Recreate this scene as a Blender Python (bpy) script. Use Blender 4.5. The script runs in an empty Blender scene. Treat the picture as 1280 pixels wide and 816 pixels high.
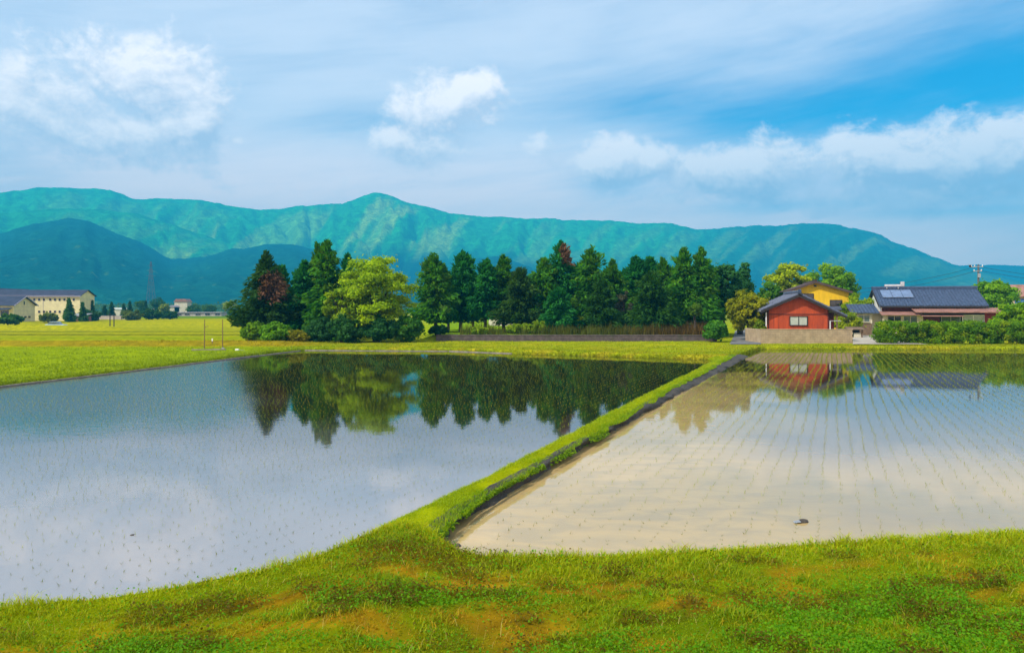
import bpy, math, random
import numpy as np
from mathutils import Vector, Euler

SC = bpy.context.scene
COL = SC.collection
R = math.radians
rng = np.random.default_rng(7)
random.seed(7)

# ------------------------------------------------------------------ camera, light, sky
F, HZ, EYE = 924.0, 385.0, 3.1           # focal length and horizon line of the photograph, eye height above the water
cam_d = bpy.data.cameras.new('camera'); cam = bpy.data.objects.new('camera', cam_d); COL.objects.link(cam)
cam.location = (0, 0, EYE); cam.rotation_euler = (R(90), 0, 0)
cam_d.sensor_width = 36; cam_d.lens = 36 * F / 1280; cam_d.shift_y = -(408 - HZ) / 1280
cam_d.clip_start = 0.1; cam_d.clip_end = 40000
SC.camera = cam
SC.view_settings.view_transform = 'Standard'; SC.view_settings.look = 'None'
SC.view_settings.exposure = 0.35; SC.view_settings.gamma = 1.0
SUN_TO = Vector((-0.60, -0.42, 0.74)).normalized()
sun_d = bpy.data.lights.new('sun', 'SUN'); sun_d.energy = 5.0; sun_d.angle = R(0.53); sun_d.color = (1, 0.95, 0.86)
sun = bpy.data.objects.new('sun', sun_d); COL.objects.link(sun)
sun.rotation_euler = (-SUN_TO).to_track_quat('-Z', 'Y').to_euler(); sun.location = (-30, -20, 60)
HAZE_DENSITY = 0.00044
HAZE_COLOR = (0.03, 0.50, 0.88)

class NT:
    """small node-tree writer: every call returns an output socket"""
    def __init__(s, tree): s.t = tree
    def n(s, typ, **kw):
        nd = s.t.nodes.new(typ)
        for k, v in kw.items(): setattr(nd, k, v)
        return nd
    def put(s, sock, v):
        if isinstance(v, bpy.types.NodeSocket): s.t.links.new(v, sock)
        elif v is not None:
            if sock.type == 'RGBA' and len(v) == 3: v = (*v, 1)
            sock.default_value = v
    def m(s, op, a, b=None, c=None, clamp=False):
        nd = s.n('ShaderNodeMath', operation=op, use_clamp=clamp)
        for i, v in enumerate((a, b, c)):
            if v is not None: s.put(nd.inputs[i], v)
        return nd.outputs[0]
    def v(s, op, a, b=None, scale=None):
        nd = s.n('ShaderNodeVectorMath', operation=op)
        s.put(nd.inputs[0], a)
        if b is not None: s.put(nd.inputs[1], b)
        if scale is not None: s.put(nd.inputs['Scale'], scale)
        return nd.outputs['Value'] if op in ('LENGTH', 'DOT_PRODUCT') else nd.outputs[0]
    def noise(s, vec, scale, detail=4, rough=.5, dist=0, color=False):
        nd = s.n('ShaderNodeTexNoise')
        if vec is not None: s.put(nd.inputs['Vector'], vec)
        nd.inputs['Scale'].default_value = scale; nd.inputs['Detail'].default_value = detail
        nd.inputs['Roughness'].default_value = rough; nd.inputs['Distortion'].default_value = dist
        return nd.outputs['Color' if color else 'Fac']
    def step(s, x, lo, hi, a=0., b=1.):
        nd = s.n('ShaderNodeMapRange', interpolation_type='SMOOTHSTEP')
        for i, v in zip(('Value', 'From Min', 'From Max', 'To Min', 'To Max'), (x, lo, hi, a, b)): s.put(nd.inputs[i], v)
        return nd.outputs[0]
    def mix(s, fac, a, b, blend='MIX'):
        nd = s.n('ShaderNodeMix', data_type='RGBA', blend_type=blend)
        s.put(nd.inputs[0], fac); s.put(nd.inputs[6], a); s.put(nd.inputs[7], b)
        return nd.outputs[2]
    def comb(s, x, y, z):
        nd = s.n('ShaderNodeCombineXYZ')
        for i, v in enumerate((x, y, z)): s.put(nd.inputs[i], v)
        return nd.outputs[0]
    def sep(s, v):
        nd = s.n('ShaderNodeSeparateXYZ'); s.put(nd.inputs[0], v); return nd.outputs
    def bump(s, h, strength, dist=.02):
        nd = s.n('ShaderNodeBump'); s.put(nd.inputs['Height'], h)
        nd.inputs['Strength'].default_value = strength; nd.inputs['Distance'].default_value = dist
        return nd.outputs[0]

def sky_dir(px, py):
    """azimuth and elevation of a sight line"""
    u, w = (px - 640) / F, (HZ - py) / F
    return math.atan2(u, 1), math.atan2(w, math.hypot(u, 1))

def build_world():
    w = bpy.data.worlds.new('World'); SC.world = w; w.use_nodes = True
    t = w.node_tree; t.nodes.clear(); k = NT(t)
    d = k.n('ShaderNodeTexCoord').outputs['Generated']
    # cumulus density as a node group so that it can be sampled twice (once a little nearer the sun)
    g = bpy.data.node_groups.new('cumulus_density', 'ShaderNodeTree')
    g.interface.new_socket('Vector', in_out='INPUT', socket_type='NodeSocketVector')
    g.interface.new_socket('Density', in_out='OUTPUT', socket_type='NodeSocketFloat')
    gk = NT(g); gi = gk.n('NodeGroupInput').outputs[0]; go = gk.n('NodeGroupOutput')
    blobs = [(190, 100, 85, 52, 1.1), (150, 165, 130, 48, 1.0), (50, 130, 90, 52, 1.0), (248, 148, 30, 36, 1.05), (30, 195, 70, 28, .6), (-90, 150, 110, 60, .9), (170, 205, 110, 20, .7),
             (560, 130, 75, 46, 1.05), (600, 108, 44, 26, 1.0), (520, 180, 80, 32, .85), (675, 178, 30, 22, .75), (295, 175, 20, 11, .7),
             (780, 205, 85, 30, 1.15), (865, 212, 70, 28, 1.0), (950, 212, 110, 38, 1.15), (1130, 198, 120, 42, 1.2), (1240, 192, 90, 40, 1.15), (1400, 200, 140, 40, 1.0), (1180, 240, 220, 26, .8), (900, 245, 160, 16, .6),
             (360, 235, 140, 18, .45), (430, 225, 40, 12, .5)]
    acc = None
    for px, py, rx, ry, a in blobs:
        az, el = sky_dir(px, py)
        q = gk.v('SUBTRACT', gi, (az, el, 0)); q = gk.v('MULTIPLY', q, (F / rx, F / ry, 0))
        e = gk.m('MULTIPLY', gk.m('POWER', 2.718, gk.m('MULTIPLY', gk.v('DOT_PRODUCT', q, q), -.8)), a)
        acc = e if acc is None else gk.m('MAXIMUM', acc, e)
    n1 = gk.noise(gk.v('MULTIPLY', gi, (1, 1.3, 0)), 11, 10, .62, .3)
    n2 = gk.noise(gk.v('MULTIPLY', gi, (1, 1.3, 0)), 42, 8, .65, .3)
    rest = gk.step(gk.noise(gk.v('ADD', gk.v('MULTIPLY', gi, (1, 2.2, 0)), (5.2, 1.3, 0)), 3.0, 3, .5), .60, .80, 0, .8)
    az_out = gk.m('SUBTRACT', gk.m('ABSOLUTE', gk.sep(gi)[0]), .80)     # scattered cumulus all round the rest of the sky
    rest = gk.m('MULTIPLY', rest, gk.step(az_out, 0, .2))
    acc = gk.m('MAXIMUM', acc, rest)
    dn = gk.m('ADD', acc, gk.m('ADD', gk.m('MULTIPLY', gk.m('SUBTRACT', n1, .5), 1.7), gk.m('MULTIPLY', gk.m('SUBTRACT', n2, .5), .75)))
    gk.put(go.inputs[0], dn)
    x, y, z = k.sep(d)[0:3]
    az = k.m('ARCTAN2', x, y); el = k.m('ARCSINE', z)
    p = k.comb(az, el, 0)
    def dens(off):
        nd = k.n('ShaderNodeGroup'); nd.node_tree = g; k.put(nd.inputs[0], k.v('ADD', p, off)); return nd.outputs[0]
    da, db = dens((0, 0, 0)), dens((-.010, .020, 0))
    # clear sky
    sk = k.n('ShaderNodeTexSky', sky_type='NISHITA', sun_disc=False)
    sk.sun_elevation = math.asin(SUN_TO.z); sk.sun_rotation = math.atan2(SUN_TO.x, SUN_TO.y)
    sk.air_density = 1.0; sk.dust_density = .4; sk.ozone_density = 1.6
    hs = k.n('ShaderNodeHueSaturation'); k.put(hs.inputs['Color'], sk.outputs[0]); hs.inputs['Saturation'].default_value = 1.45; hs.inputs['Hue'].default_value = .485
    clear = k.mix(1, hs.outputs[0], (.16, .78, 1.0), 'MULTIPLY')
    # high veil, thin over the clear gap at upper right
    ca, sa = math.cos(.12), math.sin(.12)
    pr = k.comb(k.m('ADD', k.m('MULTIPLY', az, ca), k.m('MULTIPLY', el, sa)), k.m('SUBTRACT', k.m('MULTIPLY', el, ca), k.m('MULTIPLY', az, sa)), 0)
    c1 = k.noise(k.v('MULTIPLY', pr, (1.0, 4.2, 0)), 3.2, 7, .56, .5)
    c2 = k.noise(k.v('MULTIPLY', pr, (1.0, 9, 0)), 9, 6, .6, .3)
    gap = None
    for px, py, rx, ry, a in [(1260, 85, 250, 62, 1), (1090, 130, 230, 50, .95), (880, 125, 210, 36, .55), (1330, 160, 150, 60, .9), (1230, 262, 110, 10, .35), (1010, 255, 150, 10, .3),
                              (10, 195, 70, 28, .35), (480, 150, 130, 26, .25), (770, 230, 60, 25, .3), (1600, 90, 350, 90, .8)]:
        a0, e0 = sky_dir(px, py)
        q = k.v('MULTIPLY', k.v('SUBTRACT', p, (a0, e0, 0)), (F / rx, F / ry, 0))
        e = k.m('MULTIPLY', k.m('POWER', 2.718, k.m('MULTIPLY', k.v('DOT_PRODUCT', q, q), -.9)), a)
        gap = e if gap is None else k.m('MAXIMUM', gap, e)
    veil = k.m('ADD', k.m('ADD', k.m('MULTIPLY', c1, .75), k.m('MULTIPLY', c2, .2)), .30)
    veil = k.m('SUBTRACT', veil, k.m('MULTIPLY', gap, .78))
    veil = k.step(veil, .0, .95, 0, .86)
    low = k.step(el, .0, .17, .34, 0)
    veil = k.m('MAXIMUM', veil, k.m('MULTIPLY', low, 2.2), clamp=True)
    lowc = k.mix(k.step(el, .10, .25), (18.5, 12.6, 9.6), (8.6, 8.0, 8.0))
    veil_c = k.mix(k.step(el, .18, .40), lowc, (6.4, 6.5, 7.1))
    col = k.mix(veil, clear, veil_c)
    cum = k.step(da, .38, .90, 0, .92)
    lit = k.m('ADD', k.m('MULTIPLY', k.m('SUBTRACT', da, db), 1.6), .48, clamp=True)
    cum_c = k.mix(lit, (5.4, 5.4, 6.2), (10.6, 9.2, 8.5))
    col = k.mix(cum, col, cum_c)
    bg = k.n('ShaderNodeBackground'); k.put(bg.inputs[0], col); bg.inputs[1].default_value = .14
    k.put(k.n('ShaderNodeOutputWorld').inputs[0], bg.outputs[0])
build_world()

# ------------------------------------------------------------------ helpers
def X(px, d): return (px - 640) / F * d
def Z(py, d): return EYE + (HZ - py) / F * d
def W(px, py, z=0.):
    d = F * (EYE - z) / (py - HZ)
    return (px - 640) / F * d, d

_perm = np.random.default_rng(3).permutation(512)
def vnoise(x, y, seed=0):
    x = np.asarray(x, float); y = np.asarray(y, float)
    xi = np.floor(x).astype(int); yi = np.floor(y).astype(int); fx = x - xi; fy = y - yi
    fx = fx * fx * (3 - 2 * fx); fy = fy * fy * (3 - 2 * fy)
    h = lambda a, b: _perm[(_perm[(a + seed * 37) % 512] + b) % 512] / 511.
    return (h(xi, yi) * (1 - fx) + h(xi + 1, yi) * fx) * (1 - fy) + (h(xi, yi + 1) * (1 - fx) + h(xi + 1, yi + 1) * fx) * fy
def fbm(x, y, oct=4, seed=0, gain=.5):
    a, s, t = 1., 0., 0.
    for i in range(oct):
        s = s + a * vnoise(np.asarray(x) * 2 ** i + 13.7 * i, np.asarray(y) * 2 ** i + 7.1 * i, seed + i); t += a; a *= gain
    return s / t
def sst(x, a, b):
    t = np.clip((np.asarray(x, float) - a) / (b - a), 0, 1); return t * t * (3 - 2 * t)
def lerp(a, b, t):
    t = np.asarray(t)[..., None]; return np.asarray(a) * (1 - t) + np.asarray(b) * t

def link(name, data, parent=None):
    o = bpy.data.objects.new(name, data); COL.objects.link(o)
    if parent: o.parent = parent
    return o
def tag(o, label=None, cat=None, group=None, kind=None):
    for k_, v_ in (('label', label), ('category', cat), ('group', group), ('kind', kind)):
        if v_: o[k_] = v_
    return o
def thing(name, label, cat, loc=(0, 0, 0), rz=0, group=None):
    o = bpy.data.objects.new(name, None); COL.objects.link(o)
    o.location = loc; o.rotation_euler = (0, 0, rz); o.empty_display_size = .3
    return tag(o, label, cat, group)

def fast_mesh(name, V, Fa, mats, col=None, smooth=False, midx=None):
    V = np.asarray(V, np.float32).reshape(-1, 3); Fa = np.asarray(Fa, np.int32); n, k_ = Fa.shape
    me = bpy.data.meshes.new(name)
    me.vertices.add(len(V)); me.vertices.foreach_set('co', V.ravel())
    me.loops.add(n * k_); me.loops.foreach_set('vertex_index', Fa.ravel())
    me.polygons.add(n); me.polygons.foreach_set('loop_start', np.arange(0, n * k_, k_, dtype=np.int32))
    try: me.polygons.foreach_set('loop_total', np.full(n, k_, np.int32))
    except Exception: pass
    if smooth: me.polygons.foreach_set('use_smooth', np.ones(n, bool))
    for m_ in (mats if isinstance(mats, (list, tuple)) else [mats]): me.materials.append(m_)
    if midx is not None: me.polygons.foreach_set('material_index', np.asarray(midx, np.int32))
    if col is not None:
        c = np.ones((len(V), 4), np.float32); c[:, :3] = col
        at = me.attributes.new('col', 'FLOAT_COLOR', 'POINT'); at.data.foreach_set('color', c.ravel())
    me.update(calc_edges=True); me.validate()
    return me
def grid_faces(nr, nc):
    i = np.arange(nr - 1)[:, None] * nc + np.arange(nc - 1)[None]; i = i.ravel()
    return np.stack([i, i + 1, i + nc + 1, i + nc], 1)

class MB:
    """collects boxes, prisms and tubes; build() links them as one mesh"""
    def __init__(s): s.v, s.f = [], []
    def add(s, vs, fs):
        o = len(s.v); s.v += [tuple(p) for p in vs]; s.f += [tuple(i + o for i in f) for f in fs]; return s
    def box(s, x0, x1, y0, y1, z0, z1):
        return s.add([(x0, y0, z0), (x1, y0, z0), (x1, y1, z0), (x0, y1, z0), (x0, y0, z1), (x1, y0, z1), (x1, y1, z1), (x0, y1, z1)],
                     [(0, 3, 2, 1), (4, 5, 6, 7), (0, 1, 5, 4), (1, 2, 6, 5), (2, 3, 7, 6), (3, 0, 4, 7)])
    def hexa(s, a, b):
        """solid between two quads a (bottom) and b (top)"""
        return s.add(list(a) + list(b), [(0, 3, 2, 1), (4, 5, 6, 7), (0, 1, 5, 4), (1, 2, 6, 5), (2, 3, 7, 6), (3, 0, 4, 7)])
    def prism(s, poly, a0, a1, axis='y'):
        """polygon in the x-z (axis y) or y-z (axis x) plane, extruded along the axis"""
        n = len(poly); P_ = (lambda p, a: (p[0], a, p[1])) if axis == 'y' else (lambda p, a: (a, p[0], p[1]))
        return s.add([P_(p, a0) for p in poly] + [P_(p, a1) for p in poly],
                     [tuple(range(n)), tuple(range(2 * n - 1, n - 1, -1))] + [(i, i + n, (i + 1) % n + n, (i + 1) % n) for i in range(n)])
    def tube(s, pts, rad, sides=6):
        pts = [Vector(p) for p in pts]; rad = rad if isinstance(rad, (list, tuple)) else [rad] * len(pts); vs, fs = [], []
        for i, p in enumerate(pts):
            t = (pts[min(i + 1, len(pts) - 1)] - pts[max(i - 1, 0)]).normalized()
            a = t.orthogonal().normalized(); b = t.cross(a)
            if abs(t.z) > .5: a = Vector((1, 0, 0)) - t * t.x; a.normalize(); b = t.cross(a)
            for j in range(sides):
                q = 2 * math.pi * j / sides; vs.append(p + (a * math.cos(q) + b * math.sin(q)) * rad[i])
        for i in range(len(pts) - 1):
            for j in range(sides):
                fs.append((i * sides + j, i * sides + (j + 1) % sides, (i + 1) * sides + (j + 1) % sides, (i + 1) * sides + j))
        fs.append(tuple(range(sides - 1, -1, -1))); fs.append(tuple((len(pts) - 1) * sides + j for j in range(sides)))
        return s.add(vs, fs)
    def mesh(s, name, mat, bevel=0):
        me = bpy.data.meshes.new(name); me.from_pydata(s.v, [], s.f); me.materials.append(mat)
        import bmesh
        bm = bmesh.new(); bm.from_mesh(me)
        if bevel: bmesh.ops.bevel(bm, geom=bm.edges[:], offset=bevel, segments=1, affect='EDGES')
        bmesh.ops.recalc_face_normals(bm, faces=bm.faces[:]); bm.to_mesh(me); bm.free()
        return me
    def build(s, name, mat, parent=None, bevel=0): return link(name, s.mesh(name, mat, bevel), parent)

# ------------------------------------------------------------------ materials
def material(name, fn):
    m_ = bpy.data.materials.new(name); m_.use_nodes = True; t = m_.node_tree; t.nodes.clear(); k = NT(t)
    out = k.n('ShaderNodeOutputMaterial'); fn(k, out); return m_
def principled(k, out, color, rough=.7, normal=None, spec=.4, metal=0.):
    b = k.n('ShaderNodeBsdfPrincipled'); k.put(b.inputs['Base Color'], color); k.put(b.inputs['Roughness'], rough)
    b.inputs['Specular IOR Level'].default_value = spec; b.inputs['Metallic'].default_value = metal
    if normal is not None: k.put(b.inputs['Normal'], normal)
    k.put(out.inputs['Surface'], b.outputs[0]); return b
def surf(name, color, rough=.75, scale=6, var=.35, bump=.25, bdist=.01, spec=.35, metal=0., stretch=(1, 1, 1), grime=None):
    def fn(k, out):
        p = k.v('MULTIPLY', k.n('ShaderNodeTexCoord').outputs['Object'], stretch)
        n1 = k.noise(p, scale, 6, .65); n2 = k.noise(p, scale * 6, 4, .6)
        c = k.mix(k.step(n1, .3, .75), [v * (1 - var) for v in color], [min(1, v * (1 + var * .6)) for v in color])
        c = k.mix(k.m('MULTIPLY', n2, var * .7), c, [v * .5 for v in color])
        if grime: c = k.mix(k.step(k.noise(p, scale * .35, 5, .7), .52, .72, 0, .6), c, grime)
        principled(k, out, c, rough, k.bump(n2, bump, bdist), spec, metal)
    return material(name, fn)
def attr_leaf(name, trans=.32, rough=.55):
    def fn(k, out):
        a = k.n('ShaderNodeAttribute'); a.attribute_name = 'col'
        b = k.n('ShaderNodeBsdfPrincipled'); k.put(b.inputs['Base Color'], a.outputs['Color']); b.inputs['Roughness'].default_value = rough
        b.inputs['Specular IOR Level'].default_value = .08
        t = k.n('ShaderNodeBsdfTranslucent'); k.put(t.inputs[0], k.mix(1, a.outputs['Color'], (1.15, 1.2, .5), 'MULTIPLY'))
        mx = k.n('ShaderNodeMixShader'); mx.inputs[0].default_value = trans
        k.put(mx.inputs[1], b.outputs[0]); k.put(mx.inputs[2], t.outputs[0]); k.put(out.inputs['Surface'], mx.outputs[0])
    return material(name, fn)
M = {}
M['leaf'] = attr_leaf('foliage', .45)
M['grass'] = attr_leaf('grass_blade', .35, .5)
def soil_fn(k, out):
    a = k.n('ShaderNodeAttribute'); a.attribute_name = 'col'
    p = k.n('ShaderNodeTexCoord').outputs['Object']
    n1 = k.noise(p, 1.3, 7, .65); n2 = k.noise(p, 14, 5, .7)
    c = k.mix(k.step(n1, .35, .7), k.mix(1, a.outputs['Color'], (.72, .74, .7), 'MULTIPLY'), k.mix(1, a.outputs['Color'], (1.22, 1.16, 1.0), 'MULTIPLY'))
    c = k.mix(k.step(n2, .45, .75, 0, .5), c, k.mix(1, a.outputs['Color'], (.5, .55, .5), 'MULTIPLY'))
    principled(k, out, c, .95, k.bump(k.m('ADD', n2, n1), .5, .06), .0)
M['soil'] = material('turf_soil', soil_fn)
def mount_fn(k, out):
    a = k.n('ShaderNodeAttribute'); a.attribute_name = 'col'
    p = k.n('ShaderNodeTexCoord').outputs['Object']
    n = k.noise(p, .03, 6, .7)
    c = k.mix(k.step(n, .35, .7), k.mix(1, a.outputs['Color'], (.6, .65, .6), 'MULTIPLY'), k.mix(1, a.outputs['Color'], (1.3, 1.25, 1.1), 'MULTIPLY'))
    n9 = k.noise(p, .075, 5, .68); c = k.mix(k.step(n9, .42, .60, 0, .65), c, k.mix(1, c, (.35, .5, .45), 'MULTIPLY'))
    principled(k, out, c, 1, k.bump(k.m('ADD', n, n9), .8, 9), .0)
M['mountain'] = material('mountain_cover', mount_fn)
def water_fn(tan):
    def fn(k, out):
        p = k.n('ShaderNodeTexCoord').outputs['Object']; px_, py_ = k.sep(p)[0:2]
        big = k.noise(p, .16, 5, .6, .6); sm = k.noise(k.v('MULTIPLY', p, (1, 2.2, 1)), 1.1, 6, .6, .5)
        if tan:   # stirred silt lies along the dike and the near bank, clear water towards the far end
            side = k.m('SUBTRACT', px_, k.m('MULTIPLY', py_, .44))
            near = k.m('ADD', k.step(py_, 8.5, 20, .9, 0), k.step(side, -5.6, 1.0, 1.0, 0))
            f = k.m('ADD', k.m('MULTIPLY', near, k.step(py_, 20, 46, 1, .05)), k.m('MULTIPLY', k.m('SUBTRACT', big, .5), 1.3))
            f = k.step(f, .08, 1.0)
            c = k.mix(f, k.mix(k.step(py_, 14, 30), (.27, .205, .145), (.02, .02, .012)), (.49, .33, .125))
            wv = k.step(k.m('ADD', k.m('MULTIPLY', sm, .6), k.m('MULTIPLY', big, .5)), .46, .64)
            c = k.mix(k.m('MULTIPLY', wv, k.m('MULTIPLY', f, .6)), c, (.34, .25, .12))
            ruf = 0.0
        else:
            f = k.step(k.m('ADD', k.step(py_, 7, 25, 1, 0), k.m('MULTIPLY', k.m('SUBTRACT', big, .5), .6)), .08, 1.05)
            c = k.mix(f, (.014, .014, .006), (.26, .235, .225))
            ruf = k.m('MULTIPLY', k.step(k.m('ADD', k.m('ADD', px_, k.m('MULTIPLY', py_, .36)), k.m('MULTIPLY', big, 5)), .5, 4.5, 1, 0), k.step(py_, 15, 24))   # breeze-ruffled corner
        rip = k.noise(k.v('MULTIPLY', p, (1, 1.6, 1)), 2.2, 3, .5, .2); fine = k.noise(p, 9, 3, .5)
        h = k.m('ADD', rip, k.m('MULTIPLY', fine, .10))
        nd = k.n('ShaderNodeBump'); k.put(nd.inputs['Height'], h); nd.inputs['Distance'].default_value = .012
        k.put(nd.inputs['Strength'], k.m('ADD', .07, k.m('MULTIPLY', ruf, .55)))
        b = principled(k, out, c, k.m('ADD', .03, k.m('MULTIPLY', ruf, .16)), nd.outputs[0], .5)
        b.inputs['IOR'].default_value = 1.6 if tan else 2.5
    return fn
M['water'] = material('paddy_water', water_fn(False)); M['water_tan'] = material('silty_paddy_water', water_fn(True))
M['mud'] = surf('dark_mud', (.085, .07, .055), .8, 3, .5, .8, .05)
M['bark'] = surf('bark', (.07, .05, .035), .9, 5, .5, .9, .03, stretch=(3, 3, .5))
M['bark_grey'] = surf('grey_bark', (.14, .12, .10), .9, 5, .5, .9, .03, stretch=(3, 3, .5))
M['concrete'] = surf('weathered_concrete', (.26, .22, .17), .85, 2.5, .4, .4, .01, grime=(.14, .12, .08))
M['block'] = surf('concrete_block', (.42, .31, .19), .9, 2.2, .25, .5, .01, grime=(.27, .19, .11))
M['mortar'] = surf('mortar', (.17, .13, .09), .95, 5, .3, .4)
M['wallstone'] = surf('retaining_block', (.115, .085, .085), .9, 2.5, .45, .5, .02, grime=(.06, .07, .03))
M['asphalt'] = surf('asphalt', (.16, .155, .15), .9, 3, .3, .4, .01)
M['pave'] = surf('concrete_paving', (.44, .38, .30), .85, 1.2, .25, .3, .01, grime=(.28, .24, .17))
M['red_wall'] = surf('red_board', (.46, .06, .010), .7, 3, .3, .3, .004, stretch=(1, 1, .25), grime=(.27, .04, .015))
M['red_dark'] = surf('dark_red_board', (.12, .022, .012), .8, 3, .3, .3)
M['maroon'] = surf('maroon_board', (.23, .025, .03), .7, 3, .3, .3, .004)
M['yellow_wall'] = surf('ochre_plaster', (.74, .44, .008), .85, 2, .16, .3, .004, stretch=(1, 1, .4), grime=(.55, .31, .02))
M['cream'] = surf('cream_plaster', (.62, .55, .40), .85, 2, .16, .3, .004, grime=(.45, .38, .26))
M['hall_wall'] = surf('pale_ochre_cladding', (.76, .64, .34), .85, .8, .14, .3, .004)
M['white'] = surf('white_paint', (.78, .76, .72), .6, 3, .12, .1)
M['tank'] = surf('dull_tank_enamel', (.46, .44, .45), .5, 3, .2, .1)
M['blue_tile'] = surf('blue_glazed_tile', (.05, .075, .135), .5, 4, .45, .2, .004, spec=.3)
M['blue_grey_tile'] = surf('slate_blue_tile', (.10, .115, .17), .5, 4, .4, .2, .004, spec=.35)
M['dark_roof'] = surf('dark_brown_roof', (.085, .05, .045), .7, 3, .3, .3)
M['hall_roof'] = surf('slate_sheet_roof', (.04, .05, .085), .75, .9, .3, .2, spec=.15)
M['hall_trim'] = surf('lilac_roof_trim', (.34, .30, .36), .6, 2, .15, .1)
M['rust_roof'] = surf('rusty_sheet_roof', (.33, .16, .12), .6, 1.5, .35, .3, .004, grime=(.22, .09, .05))
M['dark'] = surf('dark_timber', (.03, .022, .02), .8, 4, .3, .3)
M['wood'] = surf('weathered_wood', (.19, .12, .07), .85, 4, .4, .5, .008, stretch=(4, 4, .6))
M['steel'] = surf('galvanised_steel', (.42, .43, .44), .45, 4, .2, .1, metal=.6)
M['pole'] = surf('pole_concrete', (.12, .12, .13), .85, 3, .25, .2)
M['wire'] = surf('black_cable', (.02, .02, .022), .6, 3, .2, .1)
M['glass_pale'] = surf('curtained_glass', (.40, .43, .35), .12, 2, .18, .02, spec=.6)
M['glass'] = surf('window_glass', (.13, .16, .15), .06, 1.2, .4, .02, spec=.8)
M['glass_dark'] = surf('dark_glass', (.014, .016, .02), .08, 1.2, .4, .02, spec=.6)
M['solar'] = surf('solar_glass', (.12, .18, .30), .15, 2, .25, .02, spec=.8)
M['car'] = surf('silver_blue_paint', (.36, .48, .55), .25, 2, .08, .02, spec=.7)
M['rubber'] = surf('rubber', (.02, .02, .02), .8, 5, .2, .2)
M['brick_red'] = surf('reddish_shed_board', (.26, .09, .06), .8, 2, .3, .2)
M['pink_wall'] = surf('pale_pink_wall', (.50, .40, .35), .85, 1.5, .2, .2)
M['beige'] = surf('beige_render', (.50, .40, .26), .85, 1.5, .2, .2)

# ------------------------------------------------------------------ haze-free geometry: lines of the place measured on the ground
crest_px = [(-420, 810), (-150, 778), (0, 758), (100, 750), (200, 738), (330, 713), (400, 693), (440, 676), (480, 660), (505, 652), (528, 656), (546, 672), (575, 688), (600, 693), (640, 695), (760, 695), (900, 687), (1040, 680), (1160, 673), (1280, 664), (1500, 648), (1800, 640)]
_c = np.array([W(a, b, .33) for a, b in crest_px])
def y_crest(x): return np.interp(x, _c[:, 0], _c[:, 1])
def rail(pts, z):
    a = np.array([W(p, q, z) for p, q in pts]); return a[np.argsort(a[:, 1])]
_rl = rail([(470, 661), (505, 645), (527, 635.6), (564, 618.8), (604, 600), (640, 582), (765, 517), (895, 451)], .04)
_rr = rail([(549, 671), (568, 650.6), (596, 628), (634, 605.6), (760, 537), (855, 480), (940, 435)], .2)
_rm = rail([(549.5, 674), (574, 653.5), (602, 637.5), (630, 621), (662, 600), (735, 555), (830, 502.5), (952, 436.3)], 0)
def xr(r_, y): return np.interp(y, r_[:, 1], r_[:, 0])
edge_px = [(-700, 570), (0, 484), (200, 459.8), (340, 441), (380, 438), (560, 439), (640, 442), (760, 445.5), (880, 449.5), (905, 449.5), (925, 446), (952, 436.6), (1280, 437.5), (1700, 438.5)]
def y_edge(u):
    e = np.array(edge_px, float); py = np.interp(640 + u * F, e[:, 0], e[:, 1]); return F * EYE / (py - HZ)

def bank_z(x, y):
    t = y_crest(x) - y                      # distance behind the crest
    z = np.where(t < 0, .33 + t * .85, .33 + .10 * sst(t, 0, 4))
    z = z + (fbm(x * 1.3, y * 1.3, 4, 2) - .5) * .16 * sst(t, -.2, .6) + (fbm(x * 5, y * 5, 3, 5) - .5) * .05
    return np.maximum(z, -.35)
GREEN, YGREEN, CLOVER = np.array((.20, .33, .006)), np.array((.43, .46, .004)), np.array((.10, .32, .004))
ORANGE, BROWN, OLIVE = np.array((.46, .25, .010)), np.array((.11, .06, .006)), np.array((.15, .16, .012))
def bank_mix(x, y):
    """plant cover of the near bank: dry, clover and dark weed patches (0..1 each)"""
    t = y_crest(x) - y
    dry = sst(fbm(x * 1.7 + 4, y * 3.4, 5, 11, .65), .46, .66) * sst(t, .3, 1.0)
    clo = sst(fbm(x * .8 + 9, y * 1.7 + 3, 5, 21, .6), .44, .57) * sst(t, .9, 2.0)
    wd = sst(fbm(x * 1.9, y * 3.4, 5, 31, .6), .53, .68) * sst(t, .1, .5)
    cor = np.exp(-(((x + .75) / 1.0) ** 2 + ((y - 8.35) / .42) ** 2))
    wd = np.clip(wd + cor * .9, 0, 1)
    return dry, clo, wd
def bank_col(x, y):
    dry, clo, wd = bank_mix(x, y)
    c = lerp(GREEN * .8, YGREEN * .8, fbm(x * 1.1, y * 1.7, 4, 41) * .8)
    c = lerp(c, ORANGE, dry * .9); c = lerp(c, CLOVER, clo * (1 - dry * .6) * .8)
    return lerp(c, BROWN, wd * .6)

# near bank
xs = np.linspace(-17, 19, 260); rows = np.concatenate([np.linspace(-.95, .6, 22), .6 + (np.linspace(0, 1, 70)[1:] ** 1.4) * 13.5])
XX = np.repeat(xs[None], len(rows), 0); YY = y_crest(XX) - rows[:, None]
ZZ = bank_z(XX, YY)
bank = link('grass_bank', fast_mesh('grass_bank', np.stack([XX, YY, ZZ], -1), grid_faces(len(rows), len(xs))[:, ::-1], M['soil'], (bank_col(XX, YY) * .62).reshape(-1, 3), True))
tag(bank, 'grassy railway bank in the foreground with dry orange and clover patches', 'bank', kind='structure')

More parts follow.
